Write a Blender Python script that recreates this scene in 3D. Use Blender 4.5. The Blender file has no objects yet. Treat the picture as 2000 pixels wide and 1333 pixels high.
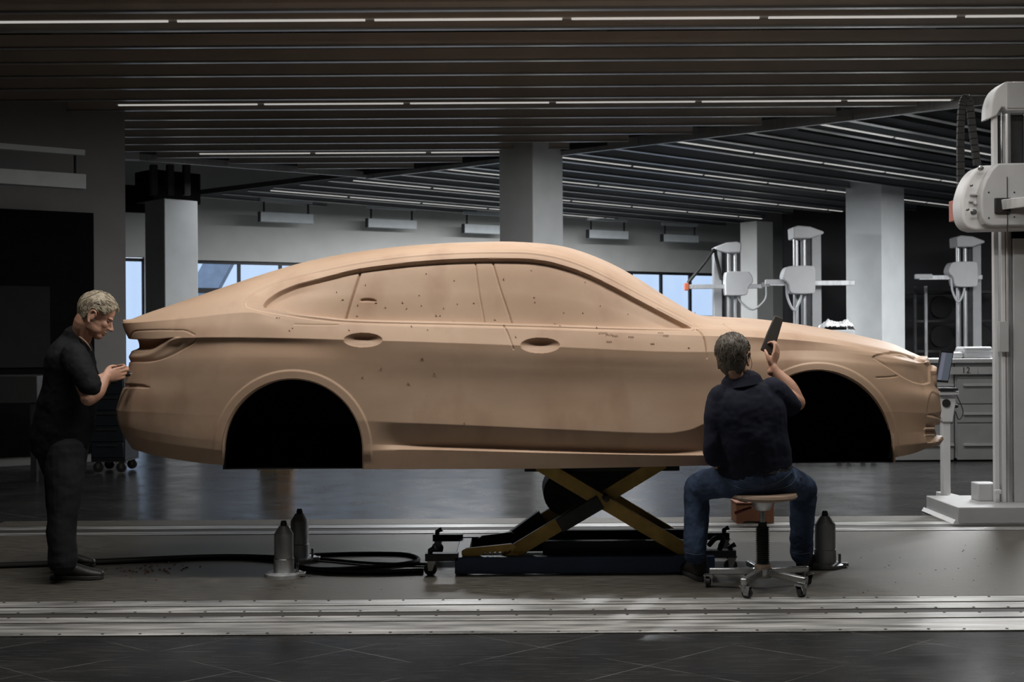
import bpy, bmesh, math, random
import numpy as np
from mathutils import Vector, Matrix

random.seed(7)
rng = np.random.default_rng(7)
scene = bpy.context.scene
COL = scene.collection

# ------------------------------------------------------------------ camera
F = 2400.0            # focal length in pixels of the 2000 px wide frame
CAMH = 1.42           # eye height
CX, CY = 1000.0, 666.5
ROLL = math.radians(0.35)
cam_d = bpy.data.cameras.new('camera')
cam = bpy.data.objects.new('camera', cam_d)
COL.objects.link(cam)
cam.location = (0, 0, CAMH)
cam.rotation_euler = (math.radians(90), ROLL, 0)
cam_d.sensor_width = 36.0
cam_d.lens = 36.0 * F / 2000.0
cam_d.clip_end = 200
cam_d.dof.use_dof = True
cam_d.dof.focus_distance = 7.2
cam_d.dof.aperture_fstop = 5.0
scene.camera = cam

# ------------------------------------------------------------------ world, exposure
world = bpy.data.worlds.new('daylight')
scene.world = world
world.use_nodes = True
bg = world.node_tree.nodes['Background']
bg.inputs['Color'].default_value = (0.70, 0.79, 0.93, 1)
bg.inputs['Strength'].default_value = 1.25
scene.view_settings.view_transform = 'Standard'
scene.view_settings.look = 'None'
scene.view_settings.exposure = 0.0
scene.view_settings.gamma = 1.0
scene.view_settings.use_curve_mapping = False


def area_light(name, loc, sx, sy, power, color=(1, 1, 1), rotz=0.0, spread=180.0):
    l = bpy.data.lights.new(name, 'AREA')
    l.shape = 'RECTANGLE'
    l.size, l.size_y = sx, sy
    l.energy = power
    l.color = color
    l.spread = math.radians(spread)
    o = bpy.data.objects.new(name, l)
    o.location = loc
    o.rotation_euler = (0, 0, rotz)
    COL.objects.link(o)
    return o


CEIL = 4.20
# the ceiling's own rows of linear lamps: two rows run above and in front of the car
area_light('ceiling_row_lamp', (0.4, 6.22, CEIL - 0.02), 7.0, 0.25, 170, (1.0, 0.96, 0.91), spread=170)
area_light('ceiling_row_lamp', (0.4, 8.10, CEIL - 0.02), 7.2, 0.25, 84, (1.0, 0.95, 0.89), spread=170)
area_light('ceiling_row_lamp', (0.8, 2.9, CEIL - 0.02), 5.6, 0.25, 8, (1.0, 0.95, 0.89), spread=150)
area_light('ceiling_row_lamp', (1.9, 14.32, CEIL - 0.06), 5.5, 0.05, 95, (1.0, 0.98, 0.95), spread=180)
area_light('ceiling_row_lamp', (3.0, 10.60, CEIL - 0.06), 6.0, 0.05, 75, (1.0, 0.98, 0.95), spread=180)
# added fill lights without fixtures, aimed up to brighten the slats
for uy, up in ((6.2, 70), (2.9, 45), (0.5, 25)):
    u = area_light('slat_fill_uplight', (0.8, uy, CEIL - 0.45), 6.0, 0.10, up, (1.0, 0.95, 0.88), spread=175)
    u.rotation_euler = (math.pi, 0, 0)
# lamps of the rear hall, rows turned with the hall's grid
HALL = math.radians(40)
for hx, hy, hp in ((7.6, 16.2, 620), (8.8, 18.8, 250), (0.4, 23.1, 720), (-2.6, 22.0, 30)):
    area_light('hall_row_lamp', (hx, hy, CEIL - 0.14), 6.0, 0.16, hp, (0.97, 0.985, 1.0), HALL, spread=180)


# ------------------------------------------------------------------ helpers
def P(px, py, d):
    """world point seen at pixel (px, py) at depth d"""
    a = (px - CX) / F * d
    b = (CY - py) / F * d
    c, s = math.cos(ROLL), math.sin(ROLL)
    return Vector((a * c + b * s, d, CAMH - a * s + b * c))


def project(pts):
    """world points (n,3) -> pixels"""
    pts = np.asarray(pts, dtype=float)
    c, s = math.cos(ROLL), math.sin(ROLL)
    x, y, z = pts[:, 0], pts[:, 1], pts[:, 2] - CAMH
    a = x * c - z * s
    b = x * s + z * c
    return CX + F * a / y, CY - F * b / y


def floor_depth(py, px=1000):
    # depth of the floor point seen at the pixel
    c, s = math.cos(ROLL), math.sin(ROLL)
    k = -(px - CX) / F * s + (CY - py) / F * c
    return -CAMH / k


def FP(px, py):
    return P(px, py, floor_depth(py, px))


def smoothstep(a, b, x):
    t = np.clip((x - a) / (b - a), 0, 1)
    return t * t * (3 - 2 * t)


MATS = {}


def M(name, rgb, rough=0.5, metal=0.0, var=0.12, scale=6.0, bump=0.0, bscale=60.0, stretch=None,
      spec=0.5, coat=0.0, rvar=0.0):
    """principled material with noise in its colour, roughness and relief"""
    if name in MATS:
        return MATS[name]
    m = bpy.data.materials.new(name)
    m.use_nodes = True
    nt = m.node_tree
    b = nt.nodes['Principled BSDF']
    b.inputs['Metallic'].default_value = metal
    b.inputs['Roughness'].default_value = rough
    b.inputs['Specular IOR Level'].default_value = spec
    b.inputs['Coat Weight'].default_value = coat
    tc = nt.nodes.new('ShaderNodeTexCoord')
    mp = nt.nodes.new('ShaderNodeMapping')
    nt.links.new(tc.outputs['Object'], mp.inputs['Vector'])
    if stretch:
        mp.inputs['Scale'].default_value = stretch
    n = nt.nodes.new('ShaderNodeTexNoise')
    n.inputs['Scale'].default_value = scale
    n.inputs['Detail'].default_value = 6
    nt.links.new(mp.outputs['Vector'], n.inputs['Vector'])
    r = nt.nodes.new('ShaderNodeValToRGB')
    r.color_ramp.elements[0].position = 0.3
    r.color_ramp.elements[1].position = 0.7
    lo = [max(0, c * (1 - var)) for c in rgb]
    hi = [min(1, c * (1 + var)) for c in rgb]
    r.color_ramp.elements[0].color = (*lo, 1)
    r.color_ramp.elements[1].color = (*hi, 1)
    nt.links.new(n.outputs['Fac'], r.inputs['Fac'])
    nt.links.new(r.outputs['Color'], b.inputs['Base Color'])
    if rvar > 0:
        mr = nt.nodes.new('ShaderNodeMapRange')
        mr.inputs['From Min'].default_value = 0.3
        mr.inputs['From Max'].default_value = 0.7
        mr.inputs['To Min'].default_value = max(0.02, rough - rvar)
        mr.inputs['To Max'].default_value = min(1, rough + rvar)
        nt.links.new(n.outputs['Fac'], mr.inputs['Value'])
        nt.links.new(mr.outputs['Result'], b.inputs['Roughness'])
    if bump > 0:
        n2 = nt.nodes.new('ShaderNodeTexNoise')
        n2.inputs['Scale'].default_value = bscale
        n2.inputs['Detail'].default_value = 4
        nt.links.new(mp.outputs['Vector'], n2.inputs['Vector'])
        bp = nt.nodes.new('ShaderNodeBump')
        bp.inputs['Strength'].default_value = bump
        bp.inputs['Distance'].default_value = 0.01
        nt.links.new(n2.outputs['Fac'], bp.inputs['Height'])
        nt.links.new(bp.outputs['Normal'], b.inputs['Normal'])
    MATS[name] = m
    return m


def emit(name, rgb, strength):
    if name in MATS:
        return MATS[name]
    m = bpy.data.materials.new(name)
    m.use_nodes = True
    nt = m.node_tree
    b = nt.nodes['Principled BSDF']
    n = nt.nodes.new('ShaderNodeTexNoise')
    n.inputs['Scale'].default_value = 2.0
    r = nt.nodes.new('ShaderNodeValToRGB')
    r.color_ramp.elements[0].color = (*[c * 0.9 for c in rgb], 1)
    r.color_ramp.elements[1].color = (*rgb, 1)
    nt.links.new(n.outputs['Fac'], r.inputs['Fac'])
    nt.links.new(r.outputs['Color'], b.inputs['Emission Color'])
    b.inputs['Base Color'].default_value = (*rgb, 1)
    b.inputs['Emission Strength'].default_value = strength
    MATS[name] = m
    return m


def link_mesh(name, verts, faces, mat, parent=None, smooth=True, angle=35, bevel=0.0, bevel_seg=2):
    me = bpy.data.meshes.new(name)
    me.from_pydata([tuple(v) for v in verts], [], [tuple(f) for f in faces])
    return link_me(name, me, mat, parent, smooth, angle, bevel, bevel_seg)


def link_me(name, me, mat, parent=None, smooth=True, angle=35, bevel=0.0, bevel_seg=2):
    if mat is not None and not me.materials:
        me.materials.append(mat)
    me.update()
    if smooth:
        me.polygons.foreach_set('use_smooth', [True] * len(me.polygons))
        if angle is not None:
            me.set_sharp_from_angle(angle=math.radians(angle))
    o = bpy.data.objects.new(name, me)
    COL.objects.link(o)
    if parent is not None:
        o.parent = parent
        # meshes are written in world coordinates; only a top-level parent carries a transform
        m = Matrix.Identity(4) if parent.parent else Matrix.LocRotScale(parent.location, parent.rotation_euler, parent.scale)
        o.matrix_parent_inverse = m.inverted()
    if bevel > 0:
        b = o.modifiers.new('bevel', 'BEVEL')
        b.width = bevel
        b.segments = bevel_seg
        b.limit_method = 'ANGLE'
        b.angle_limit = math.radians(40)
        b.harden_normals = False
    return o


class MB:
    """collects shapes and links them as one mesh object"""

    def __init__(self):
        self.v, self.f = [], []

    def add(self, verts, faces, mtx=None):
        k = len(self.v)
        if mtx is not None:
            verts = [mtx @ Vector(v) for v in verts]
        self.v += [tuple(v) for v in verts]
        self.f += [tuple(i + k for i in f) for f in faces]
        return self

    def box(self, c, s, rz=0.0, mtx=None):
        x, y, z = s[0] / 2, s[1] / 2, s[2] / 2
        vs = [(-x, -y, -z), (x, -y, -z), (x, y, -z), (-x, y, -z), (-x, -y, z), (x, -y, z), (x, y, z), (-x, y, z)]
        fs = [(0, 3, 2, 1), (4, 5, 6, 7), (0, 1, 5, 4), (1, 2, 6, 5), (2, 3, 7, 6), (3, 0, 4, 7)]
        m = Matrix.Translation(c) @ (mtx if mtx is not None else Matrix.Rotation(rz, 4, 'Z'))
        return self.add(vs, fs, m)

    def bar(self, p0, p1, w, h, up=(0, 0, 1)):
        """box beam from p0 to p1, width w (sideways), height h (along up)"""
        p0, p1 = Vector(p0), Vector(p1)
        d = p1 - p0
        L = d.length
        d.normalize()
        u = Vector(up)
        s = d.cross(u)
        if s.length < 1e-6:
            s = d.cross(Vector((1, 0, 0)))
        s.normalize()
        u = s.cross(d)
        m = Matrix((( *d, 0), (*s, 0), (*u, 0), (0, 0, 0, 1))).transposed()
        m.translation = (p0 + p1) / 2
        x, y, z = L / 2, w / 2, h / 2
        vs = [(-x, -y, -z), (x, -y, -z), (x, y, -z), (-x, y, -z), (-x, -y, z), (x, -y, z), (x, y, z), (-x, y, z)]
        fs = [(0, 3, 2, 1), (4, 5, 6, 7), (0, 1, 5, 4), (1, 2, 6, 5), (2, 3, 7, 6), (3, 0, 4, 7)]
        return self.add(vs, fs, m)

    def tube(self, pts, r, n=12, caps=True):
        pts = [Vector(p) for p in pts]
        rs = r if isinstance(r, (list, tuple, np.ndarray)) else [r] * len(pts)
        vs, fs = [], []
        prev = None
        for i, p in enumerate(pts):
            t = (pts[min(i + 1, len(pts) - 1)] - pts[max(i - 1, 0)])
            if t.length < 1e-9:
                t = Vector((0, 0, 1))
            t.normalize()
            if prev is None:
                a = Vector((0, 0, 1)) if abs(t.z) < 0.9 else Vector((1, 0, 0))
                u = t.cross(a).normalized()
            else:
                u = prev - t * prev.dot(t)
                u.normalize()
            prev = u
            w = t.cross(u)
            for j in range(n):
                ang = 2 * math.pi * j / n
                vs.append(p + (u * math.cos(ang) + w * math.sin(ang)) * rs[i])
        for i in range(len(pts) - 1):
            for j in range(n):
                fs.append((i * n + j, i * n + (j + 1) % n, (i + 1) * n + (j + 1) % n, (i + 1) * n + j))
        if caps:
            fs.append(tuple(range(n - 1, -1, -1)))
            fs.append(tuple((len(pts) - 1) * n + j for j in range(n)))
        return self.add(vs, fs)

    def lathe(self, prof, c=(0, 0, 0), n=24, axis=None):
        """profile of (radius, height) turned round z (or the axis matrix)"""
        vs, fs = [], []
        for (r, z) in prof:
            for j in range(n):
                a = 2 * math.pi * j / n
                vs.append((r * math.cos(a), r * math.sin(a), z))
        for i in range(len(prof) - 1):
            for j in range(n):
                fs.append((i * n + j, i * n + (j + 1) % n, (i + 1) * n + (j + 1) % n, (i + 1) * n + j))
        fs.append(tuple(range(n - 1, -1, -1)))
        fs.append(tuple((len(prof) - 1) * n + j for j in range(n)))
        m = Matrix.Translation(c)
        if axis is not None:
            m = m @ axis
        return self.add(vs, fs, m)

    def prism(self, outline, y0, y1, mtx=None):
        """outline in x,z extruded from y0 to y1"""
        n = len(outline)
        vs = [(x, y0, z) for x, z in outline] + [(x, y1, z) for x, z in outline]
        fs = [tuple(range(n)), tuple(range(2 * n - 1, n - 1, -1))]
        fs += [(i, i + n, (i + 1) % n + n, (i + 1) % n) for i in range(n)]
        return self.add(vs, fs, mtx)

    def build(self, name, mat, parent=None, **kw):
        o = link_mesh(name, self.v, self.f, mat, parent, **kw)
        bm = bmesh.new()
        bm.from_mesh(o.data)
        bmesh.ops.recalc_face_normals(bm, faces=bm.faces)
        bm.to_mesh(o.data)
        bm.free()
        if kw.get('smooth', True):
            o.data.set_sharp_from_angle(angle=math.radians(kw.get('angle', 35) or 35))
        return o


def tag(o, label=None, cat=None, group=None, kind=None):
    if label:
        o['label'] = label
    if cat:
        o['category'] = cat
    if group:
        o['group'] = group
    if kind:
        o['kind'] = kind
    return o


def thing(name, label, cat, loc=(0, 0, 0), group=None, rz=0.0):
    o = bpy.data.objects.new(name, None)
    o.empty_display_size = 0.1
    o.location = loc
    o.rotation_euler = (0, 0, rz)
    COL.objects.link(o)
    return tag(o, label, cat, group)


def copy_tree(o, parent=None):
    c = o.copy()
    COL.objects.link(c)
    c.parent = parent
    for ch in list(o.children):
        copy_tree(ch, c)
    return c


def catmull(pts, n=8, closed=False):
    """dense smooth curve through points"""
    pts = [np.array(p, dtype=float) for p in pts]
    out = []
    m = len(pts)
    rngi = range(m) if closed else range(m - 1)
    for i in rngi:
        p1, p2 = pts[i], pts[(i + 1) % m]
        p0 = pts[(i - 1) % m] if (closed or i > 0) else 2 * p1 - p2
        p3 = pts[(i + 2) % m] if (closed or i < m - 2) else 2 * p2 - p1
        for k in range(n):
            t = k / n
            out.append(0.5 * ((2 * p1) + (-p0 + p2) * t + (2 * p0 - 5 * p1 + 4 * p2 - p3) * t * t
                              + (-p0 + 3 * p1 - 3 * p2 + p3) * t ** 3))
    if not closed:
        out.append(pts[-1])
    return np.array(out)


# ================================================================== the hall
def floor_material():
    m = bpy.data.materials.new('polished_dark_floor')
    m.use_nodes = True
    nt = m.node_tree
    N, L = nt.nodes, nt.links
    b = N['Principled BSDF']
    tc = N.new('ShaderNodeTexCoord')

    def noise(scale, detail=5, stretch=(1, 1, 1), rot=0.0):
        mp = N.new('ShaderNodeMapping')
        mp.inputs['Scale'].default_value = stretch
        mp.inputs['Rotation'].default_value = (0, 0, rot)
        L.new(tc.outputs['Object'], mp.inputs['Vector'])
        n = N.new('ShaderNodeTexNoise')
        n.inputs['Scale'].default_value = scale
        n.inputs['Detail'].default_value = detail
        L.new(mp.outputs['Vector'], n.inputs['Vector'])
        return n.outputs['Fac']

    def math_(op, a, bb=None):
        x = N.new('ShaderNodeMath')
        x.operation = op
        for i, q in enumerate((a, bb)):
            if q is None:
                continue
            if isinstance(q, (int, float)):
                x.inputs[i].default_value = q
            else:
                L.new(q, x.inputs[i])
        return x.outputs[0]

    sep = N.new('ShaderNodeSeparateXYZ')
    L.new(tc.outputs['Object'], sep.inputs['Vector'])

    def lines(ang, spacing, off, width):
        u = math_('ADD', math_('MULTIPLY', sep.outputs['X'], -math.sin(ang)), math_('MULTIPLY', sep.outputs['Y'], math.cos(ang)))
        u = math_('ADD', u, off)
        fr = math_('FRACT', math_('DIVIDE', u, spacing))
        dd = math_('ABSOLUTE', math_('SUBTRACT', fr, 0.5))
        mr = N.new('ShaderNodeMapRange')
        mr.inputs['From Min'].default_value = width * 0.4
        mr.inputs['From Max'].default_value = width
        mr.inputs['To Min'].default_value = 1
        mr.inputs['To Max'].default_value = 0
        L.new(dd, mr.inputs['Value'])
        return mr.outputs['Result']

    a1, a2 = math.radians(39.7), math.radians(-36.5)
    # offsets so that lines cross near (-0.31, 5.33)
    o1 = -(-0.31 * -math.sin(a1) + 5.33 * math.cos(a1)) + 0.275 + 5.5
    o2 = -(-0.31 * -math.sin(a2) + 5.33 * math.cos(a2)) + 0.275 + 5.5
    seams = math_('MAXIMUM', lines(a1, 0.55, o1, 0.006), lines(a2, 0.55, o2, 0.006))
    fade = noise(2.2, 4)
    mr = N.new('ShaderNodeMapRange')
    mr.inputs['From Min'].default_value = 0.42
    mr.inputs['From Max'].default_value = 0.62
    L.new(fade, mr.inputs['Value'])
    seams = math_('MULTIPLY', seams, mr.outputs['Result'])
    # fine scuffs along several directions
    sc = None
    for rot, st in ((0.1, (1.2, 60, 1)), (0.7, (2, 90, 1)), (-0.5, (1.5, 70, 1))):
        s = noise(2.0, 3, st, rot)
        mm = N.new('ShaderNodeMapRange')
        mm.inputs['From Min'].default_value = 0.63
        mm.inputs['From Max'].default_value = 0.74
        L.new(s, mm.inputs['Value'])
        sc = mm.outputs['Result'] if sc is None else math_('MAXIMUM', sc, mm.outputs['Result'])
    sc = math_('MULTIPLY', sc, 0.45)
    allm = math_('MAXIMUM', math_('MULTIPLY', seams, 0.8), sc)
    ramp = N.new('ShaderNodeValToRGB')
    ramp.color_ramp.elements[0].position = 0.3
    ramp.color_ramp.elements[0].color = (0.018, 0.0185, 0.0195, 1)
    ramp.color_ramp.elements[1].position = 0.7
    ramp.color_ramp.elements[1].color = (0.033, 0.033, 0.033, 1)
    L.new(noise(1.6, 7), ramp.inputs['Fac'])
    mix = N.new('ShaderNodeMixRGB')
    L.new(allm, mix.inputs['Fac'])
    L.new(ramp.outputs['Color'], mix.inputs['Color1'])
    mix.inputs['Color2'].default_value = (0.19, 0.19, 0.185, 1)
    L.new(mix.outputs['Color'], b.inputs['Base Color'])
    rr = N.new('ShaderNodeMapRange')
    rr.inputs['From Min'].default_value = 0.3
    rr.inputs['From Max'].default_value = 0.7
    rr.inputs['To Min'].default_value = 0.19
    rr.inputs['To Max'].default_value = 0.30
    L.new(noise(3.0, 5), rr.inputs['Value'])
    L.new(rr.outputs['Result'], b.inputs['Roughness'])
    b.inputs['Specular IOR Level'].default_value = 0.035
    return m


M_floor = floor_material()
M_plate = M('brushed_steel_plate', (0.092, 0.085, 0.072), 0.48, 0.25, var=0.6, scale=7.0, bump=0.25, bscale=12, stretch=(1, 14, 1), rvar=0.1)
M_rail = M('worn_aluminium_rail', (0.40, 0.40, 0.39), 0.40, 0.55, var=0.55, scale=3.2, bump=0.1, bscale=30, stretch=(0.6, 6, 1), rvar=0.12)
M_groove = M('dark_rail_groove', (0.035, 0.033, 0.030), 0.6, 0.1, var=0.2, stretch=(1, 10, 1))
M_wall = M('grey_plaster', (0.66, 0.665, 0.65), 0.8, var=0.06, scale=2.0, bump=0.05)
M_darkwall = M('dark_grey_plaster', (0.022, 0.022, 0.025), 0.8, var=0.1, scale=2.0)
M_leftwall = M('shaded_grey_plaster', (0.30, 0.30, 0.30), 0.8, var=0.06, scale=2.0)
M_black = M('matt_black', (0.005, 0.005, 0.006), 0.8, var=0.3, spec=0.1)
M_column = M('pale_concrete', (0.70, 0.73, 0.74), 0.7, var=0.05, scale=3, bump=0.08, bscale=25)
M_slat = M('ceiling_slat_grey', (0.55, 0.52, 0.48), 0.55, var=0.1, scale=2)
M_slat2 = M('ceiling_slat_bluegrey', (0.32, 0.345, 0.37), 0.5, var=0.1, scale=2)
M_lip = M('bright_slat_lip', (0.72, 0.71, 0.69), 0.33, 0.9, var=0.05)
M_void = M('ceiling_void', (0.010, 0.010, 0.010), 0.9, var=0.3)
M_duct = M('duct_metal', (0.05, 0.05, 0.05), 0.5, 0.2, var=0.2)
M_frame = M('dark_window_frame', (0.025, 0.028, 0.034), 0.5, var=0.2)
M_lamp = emit('lamp_diffuser', (1.0, 0.98, 0.94), 0.42)
M_baffle = M('pale_baffle', (0.72, 0.78, 0.80), 0.6, var=0.05)
M_alu = M('brushed_aluminium', (0.55, 0.56, 0.57), 0.35, 0.7, var=0.1, stretch=(4, 4, 0.5), rvar=0.08)


def struct(o, label=None):
    o['kind'] = 'structure'
    if label:
        o['label'] = label
    return o


# floor
fl = MB().add([(-13, -5, 0), (17, -5, 0), (17, 42, 0), (-13, 42, 0)], [(0, 1, 2, 3)]).build('floor', M_floor)
struct(fl, 'dark polished hall floor with pale seams and scuffs')

# steel plate and rails let into the floor
XL, XR = -4.05, 9.5


def strip(parent_name, y0, y1, z, mat, x0=XL, x1=XR, h=0.02):
    return MB().box(((x0 + x1) / 2, (y0 + y1) / 2, z - h / 2), (x1 - x0, y1 - y0, h))


plate = strip('floor', 6.76, 9.04, 0.004, None).build('floor_plate', M_plate, bevel=0.002)
struct(plate, 'long brushed steel plate set into the floor beneath the car')


def rail(name, label, rows):
    o = None
    for i, (y0, y1, z, mat, x0) in enumerate(rows):
        mb = strip(name, y0, y1, z, mat, x0=x0)
        if o is None:
            o = mb.build(name, mat, bevel=0.0015)
            struct(o, label)
        else:
            c = mb.build('rail_strip' if mat is M_rail else 'rail_groove', mat, parent=o, bevel=0.0015)
    return o


XN = -9.5
r1 = rail('trim_1', 'bright metal floor rail nearest the car', [
    (6.603, 6.735, 0.007, M_rail, XN), (6.573, 6.603, 0.002, M_groove, XN), (6.44, 6.573, 0.007, M_rail, XN)])
r2 = rail('trim_2', 'wide worn metal floor strip in the foreground', [
    (6.225, 6.34, 0.007, M_rail, XN), (6.198, 6.225, 0.002, M_groove, XN), (5.945, 6.198, 0.007, M_rail, XN)])
gap = strip('x', 6.34, 6.44, 0.002, None, x0=XN).build('trim_3', M_groove)
struct(gap, 'dark metal strip between the two near rails')
r4 = rail('trim_4', 'thin bright metal floor rail behind the car', [
    (9.06, 9.115, 0.007, M_rail, XL), (9.115, 9.13, 0.003, M_groove, XL), (9.13, 9.19, 0.007, M_rail, XL)])
r5 = rail('trim_5', 'grey metal floor strip farthest behind the car', [
    (9.34, 9.50, 0.006, M_rail, XL), (9.50, 9.52, 0.003, M_groove, XL), (9.52, 9.80, 0.006, M_plate, XL)])
gap2 = strip('x', 9.19, 9.34, 0.003, None).build('trim_6', M_groove)
struct(gap2, 'dark strip between the two rear rails')
# screw heads along the rails
for ro, ys, xs0 in ((r1, (6.45, 6.71), XN), (r2, (5.97, 6.33), XN)):
    mb = MB()
    x = xs0 + 0.1
    while x < XR:
        for y in ys:
            mb.lathe([(0.008, 0.0), (0.008, 0.003), (0.005, 0.004)], (x + random.uniform(-.02, .02), y, 0.006), n=8)
        x += 0.2
    s = mb.build('rail_screws', M_groove, parent=ro)
    s['kind'] = 'stuff'

# ceiling void and outer walls of the room
cz = 5.0
_cp = [(-13.1, -5.1), (17.1, -5.1), (17.1, 36.9), (-13.1, 20.7)]
o = MB().add([(x, y, z) for z in (cz, cz + 0.1) for x, y in _cp], [(0, 3, 2, 1), (4, 5, 6, 7), (0, 1, 5, 4), (1, 2, 6, 5), (2, 3, 7, 6), (3, 0, 4, 7)]).build('ceiling', M_void)
CEILING = struct(o, 'dark ceiling void behind rows of slats')
o = MB().box((2, -5.05, 2.5), (30, 0.1, 5.0)).build('wall_front', M_darkwall)
struct(o, 'dark wall behind the camera')
o = MB().box((-13.05, 7.8, 2.5), (0.1, 25.6, 5.0)).build('wall_outer_left', M_black)
struct(o, 'black side wall at far left')
o = MB().box((17.05, 15.5, 2.5), (0.1, 41, 5.0)).build('wall_right', M_darkwall)
struct(o, 'dark side wall at far right')

# front field of ceiling slats, parallel to the car; rear edge is a wide V
V0 = (-2.40, 20.4)


def rear_limit_x(y):
    """x range left in the front slat field at depth y"""
    xr = V0[0] + (V0[1] - y) / 0.778
    xl = V0[0] - (V0[1] - y) / 0.657
    return max(-12.9, xl), min(16.9, xr)


PITCH = 0.622
y = 10.31 - PITCH * 12
rows = []
while y < 19.9:
    rows.append(y)
    y += PITCH
for y in rows:
    x0, x1 = rear_limit_x(y + 0.1)
    mb = MB()
    # hat profile: a deep web with a flat lower lip
    mb.box(((x0 + x1) / 2, y, CEIL + 0.065), (x1 - x0, 0.035, 0.12))
    sl0 = mb.build('slat', M_slat, parent=CEILING)
    MB().box(((x0 + x1) / 2, y, CEIL), (x1 - x0, 0.060, 0.012)).build('slat_lip', M_lip, parent=sl0)
# cross carriers above the slats
mb = MB()
for xa in (-2.3, 2.45):
    mb.bar((xa, 2, CEIL + 0.30), (xa * 0.96, 19, CEIL + 0.30), 0.12, 0.08)
    for q in (-0.04, 0, 0.04):
        mb.bar((xa + q, 2, CEIL + 0.25), (xa * 0.96 + q, 19, CEIL + 0.25), 0.012, 0.02)
mb.build('slat_carrier', M_duct, parent=CEILING)
mb = MB()
for xa, r in ((-4.6, 0.18), (4.2, 0.22), (0.9, 0.13)):
    mb.tube([(xa, 8, CEIL + 0.55), (xa, 19, CEIL + 0.55)], r, n=16)
mb.build('duct', M_duct, parent=CEILING)

# lamp rows that show in the front field: each a long lamp of several lengths
for k, (y, lab) in enumerate(((10.60, 'nearest visible row of ceiling strip lamps, above the car roof'),
                              (14.32, 'second row of ceiling strip lamps behind the car'),
                              (18.05, 'rearmost straight row of ceiling strip lamps at the trim edge'))):
    x0, x1 = rear_limit_x(y + 0.2)
    x0 = max(x0, -4.6)
    x1 = min(x1, 9)
    t = thing('strip_lamp', lab, 'ceiling lamp', ((x0 + x1) / 2, y, CEIL), 'ceiling strip lamps parallel to the car')
    MB().box(((x0 + x1) / 2, y, CEIL + 0.05), (x1 - x0, 0.07, 0.09)).build('housing', M_slat, parent=t)
    xx = x0
    while xx < x1 - 0.2:
        xe = min(xx + 1.68, x1)
        MB().box(((xx + xe) / 2, y, CEIL - 0.002), (xe - xx - 0.06, 0.022, 0.016)).build('diffuser', M_lamp, parent=t)
        xx += 1.70

# trim along the V edge
mb = MB()
pv = Vector((V0[0], V0[1] + 0.05, CEIL))
pr = Vector((V0[0] + 9.6, V0[1] - 9.6 * 0.778, CEIL))
o = MB().bar(pv, pr, 0.06, 0.14).build('trim_7', M_alu)
struct(o, 'long metal ceiling trim running diagonally to the right')
plv = Vector((V0[0] - 3.45, V0[1] - 3.45 * 0.657, CEIL))
o = MB().bar(pv, plv, 0.06, 0.10).build('trim_8', M_alu)
struct(o, 'short metal ceiling trim running diagonally to the left')
o = MB().box(plv + Vector((0.15, 0, -0.02)), (0.42, 0.2, 0.10), rz=0.3).build('trim_9', M_column)
struct(o, 'pale end block of the ceiling trim')

# rear field of slats, turned with the hall grid
da = Vector((math.cos(HALL), math.sin(HALL), 0))
E0 = Vector((-5.9, 23.2, CEIL - 0.02))      # left end of the field's edge
E1 = Vector((6.9, 13.2, CEIL - 0.02))
ed = (E1 - E0)
nl = int(ed.length / 0.70)
HALL_LAMPS = []
for i in range(nl):
    p = E0 + ed * (i / nl)
    # slat runs to the rear wall or to the right wall
    length = 16.0
    end = p + da * length
    # clip at the rear wall line y = 27.28 + 0.536 x, and at the right
    tmax = length
    for tt in np.linspace(0, length, 161):
        q = p + da * tt
        if q.y > 27.0 + 0.536 * q.x or q.x > 14 or (q.x > 5.5 and q.y > 27.0 - 0.2316 * (q.x - 6.0)):
            tmax = tt
            break
    if tmax < 0.5:
        continue
    end = p + da * tmax
    mb = MB()
    mb.bar(p + Vector((0, 0, 0.065)), end + Vector((0, 0, 0.065)), 0.04, 0.13)
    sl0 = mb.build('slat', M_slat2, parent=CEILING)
    MB().bar(p, end, 0.10, 0.012).build('slat_lip', M_lip, parent=sl0)
    if i % 3 == 2:
        off = ed.normalized() * 0.30
        HALL_LAMPS.append((p + off + da * 0.25, end + off))
names = ['leftmost', 'second from left', 'third from left', 'fourth from left', 'fifth from left', 'sixth from left', 'seventh from left', 'eighth from left']
for k, (a, b_) in enumerate(HALL_LAMPS):
    t = thing('strip_lamp', '%s slanting strip lamp in the rear hall ceiling' % names[min(k, 7)].capitalize(), 'ceiling lamp', a, 'slanting strip lamps of the rear hall')
    MB().bar(a + Vector((0, 0, 0.05)), b_ + Vector((0, 0, 0.05)), 0.07, 0.09).build('housing', M_slat2, parent=t)
    L = (b_ - a).length
    s = 0.0
    while s < L - 0.3:
        e = min(s + 1.7, L)
        MB().bar(a + da * s, a + da * (e - 0.08), 0.035, 0.016).build('diffuser', M_lamp, parent=t)
        s += 1.7
o = MB().bar(E0 + Vector((-0.15, -0.02, 0.06)), E0 + ed * 0.62 + Vector((0, -0.02, 0.06)), 0.05, 0.09).build('trim_10', M_duct)
struct(o, 'dark carrier rail at the left edge of the rear slats')

# rear wall with clerestory windows: along the line y = 27.28 + 0.536 x
WD = Vector((1, 0.536, 0)).normalized()
WN = Vector((WD.y, -WD.x, 0))       # towards the camera


def wall_at(px):
    q = (px - CX) / F
    d = 27.28 / (1 - 0.536 * q)
    return Vector((q * d, d, 0))


def wpt(s0, z):
    return s0 + Vector((0, 0, z))


A = wall_at(232) - WD * 6.6
W_LEFT, W_RIGHT = A, wall_at(1480)
Bq = W_RIGHT + WD * 6.5
zt, zb = 3.04, 1.95
wr = MB()


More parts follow.
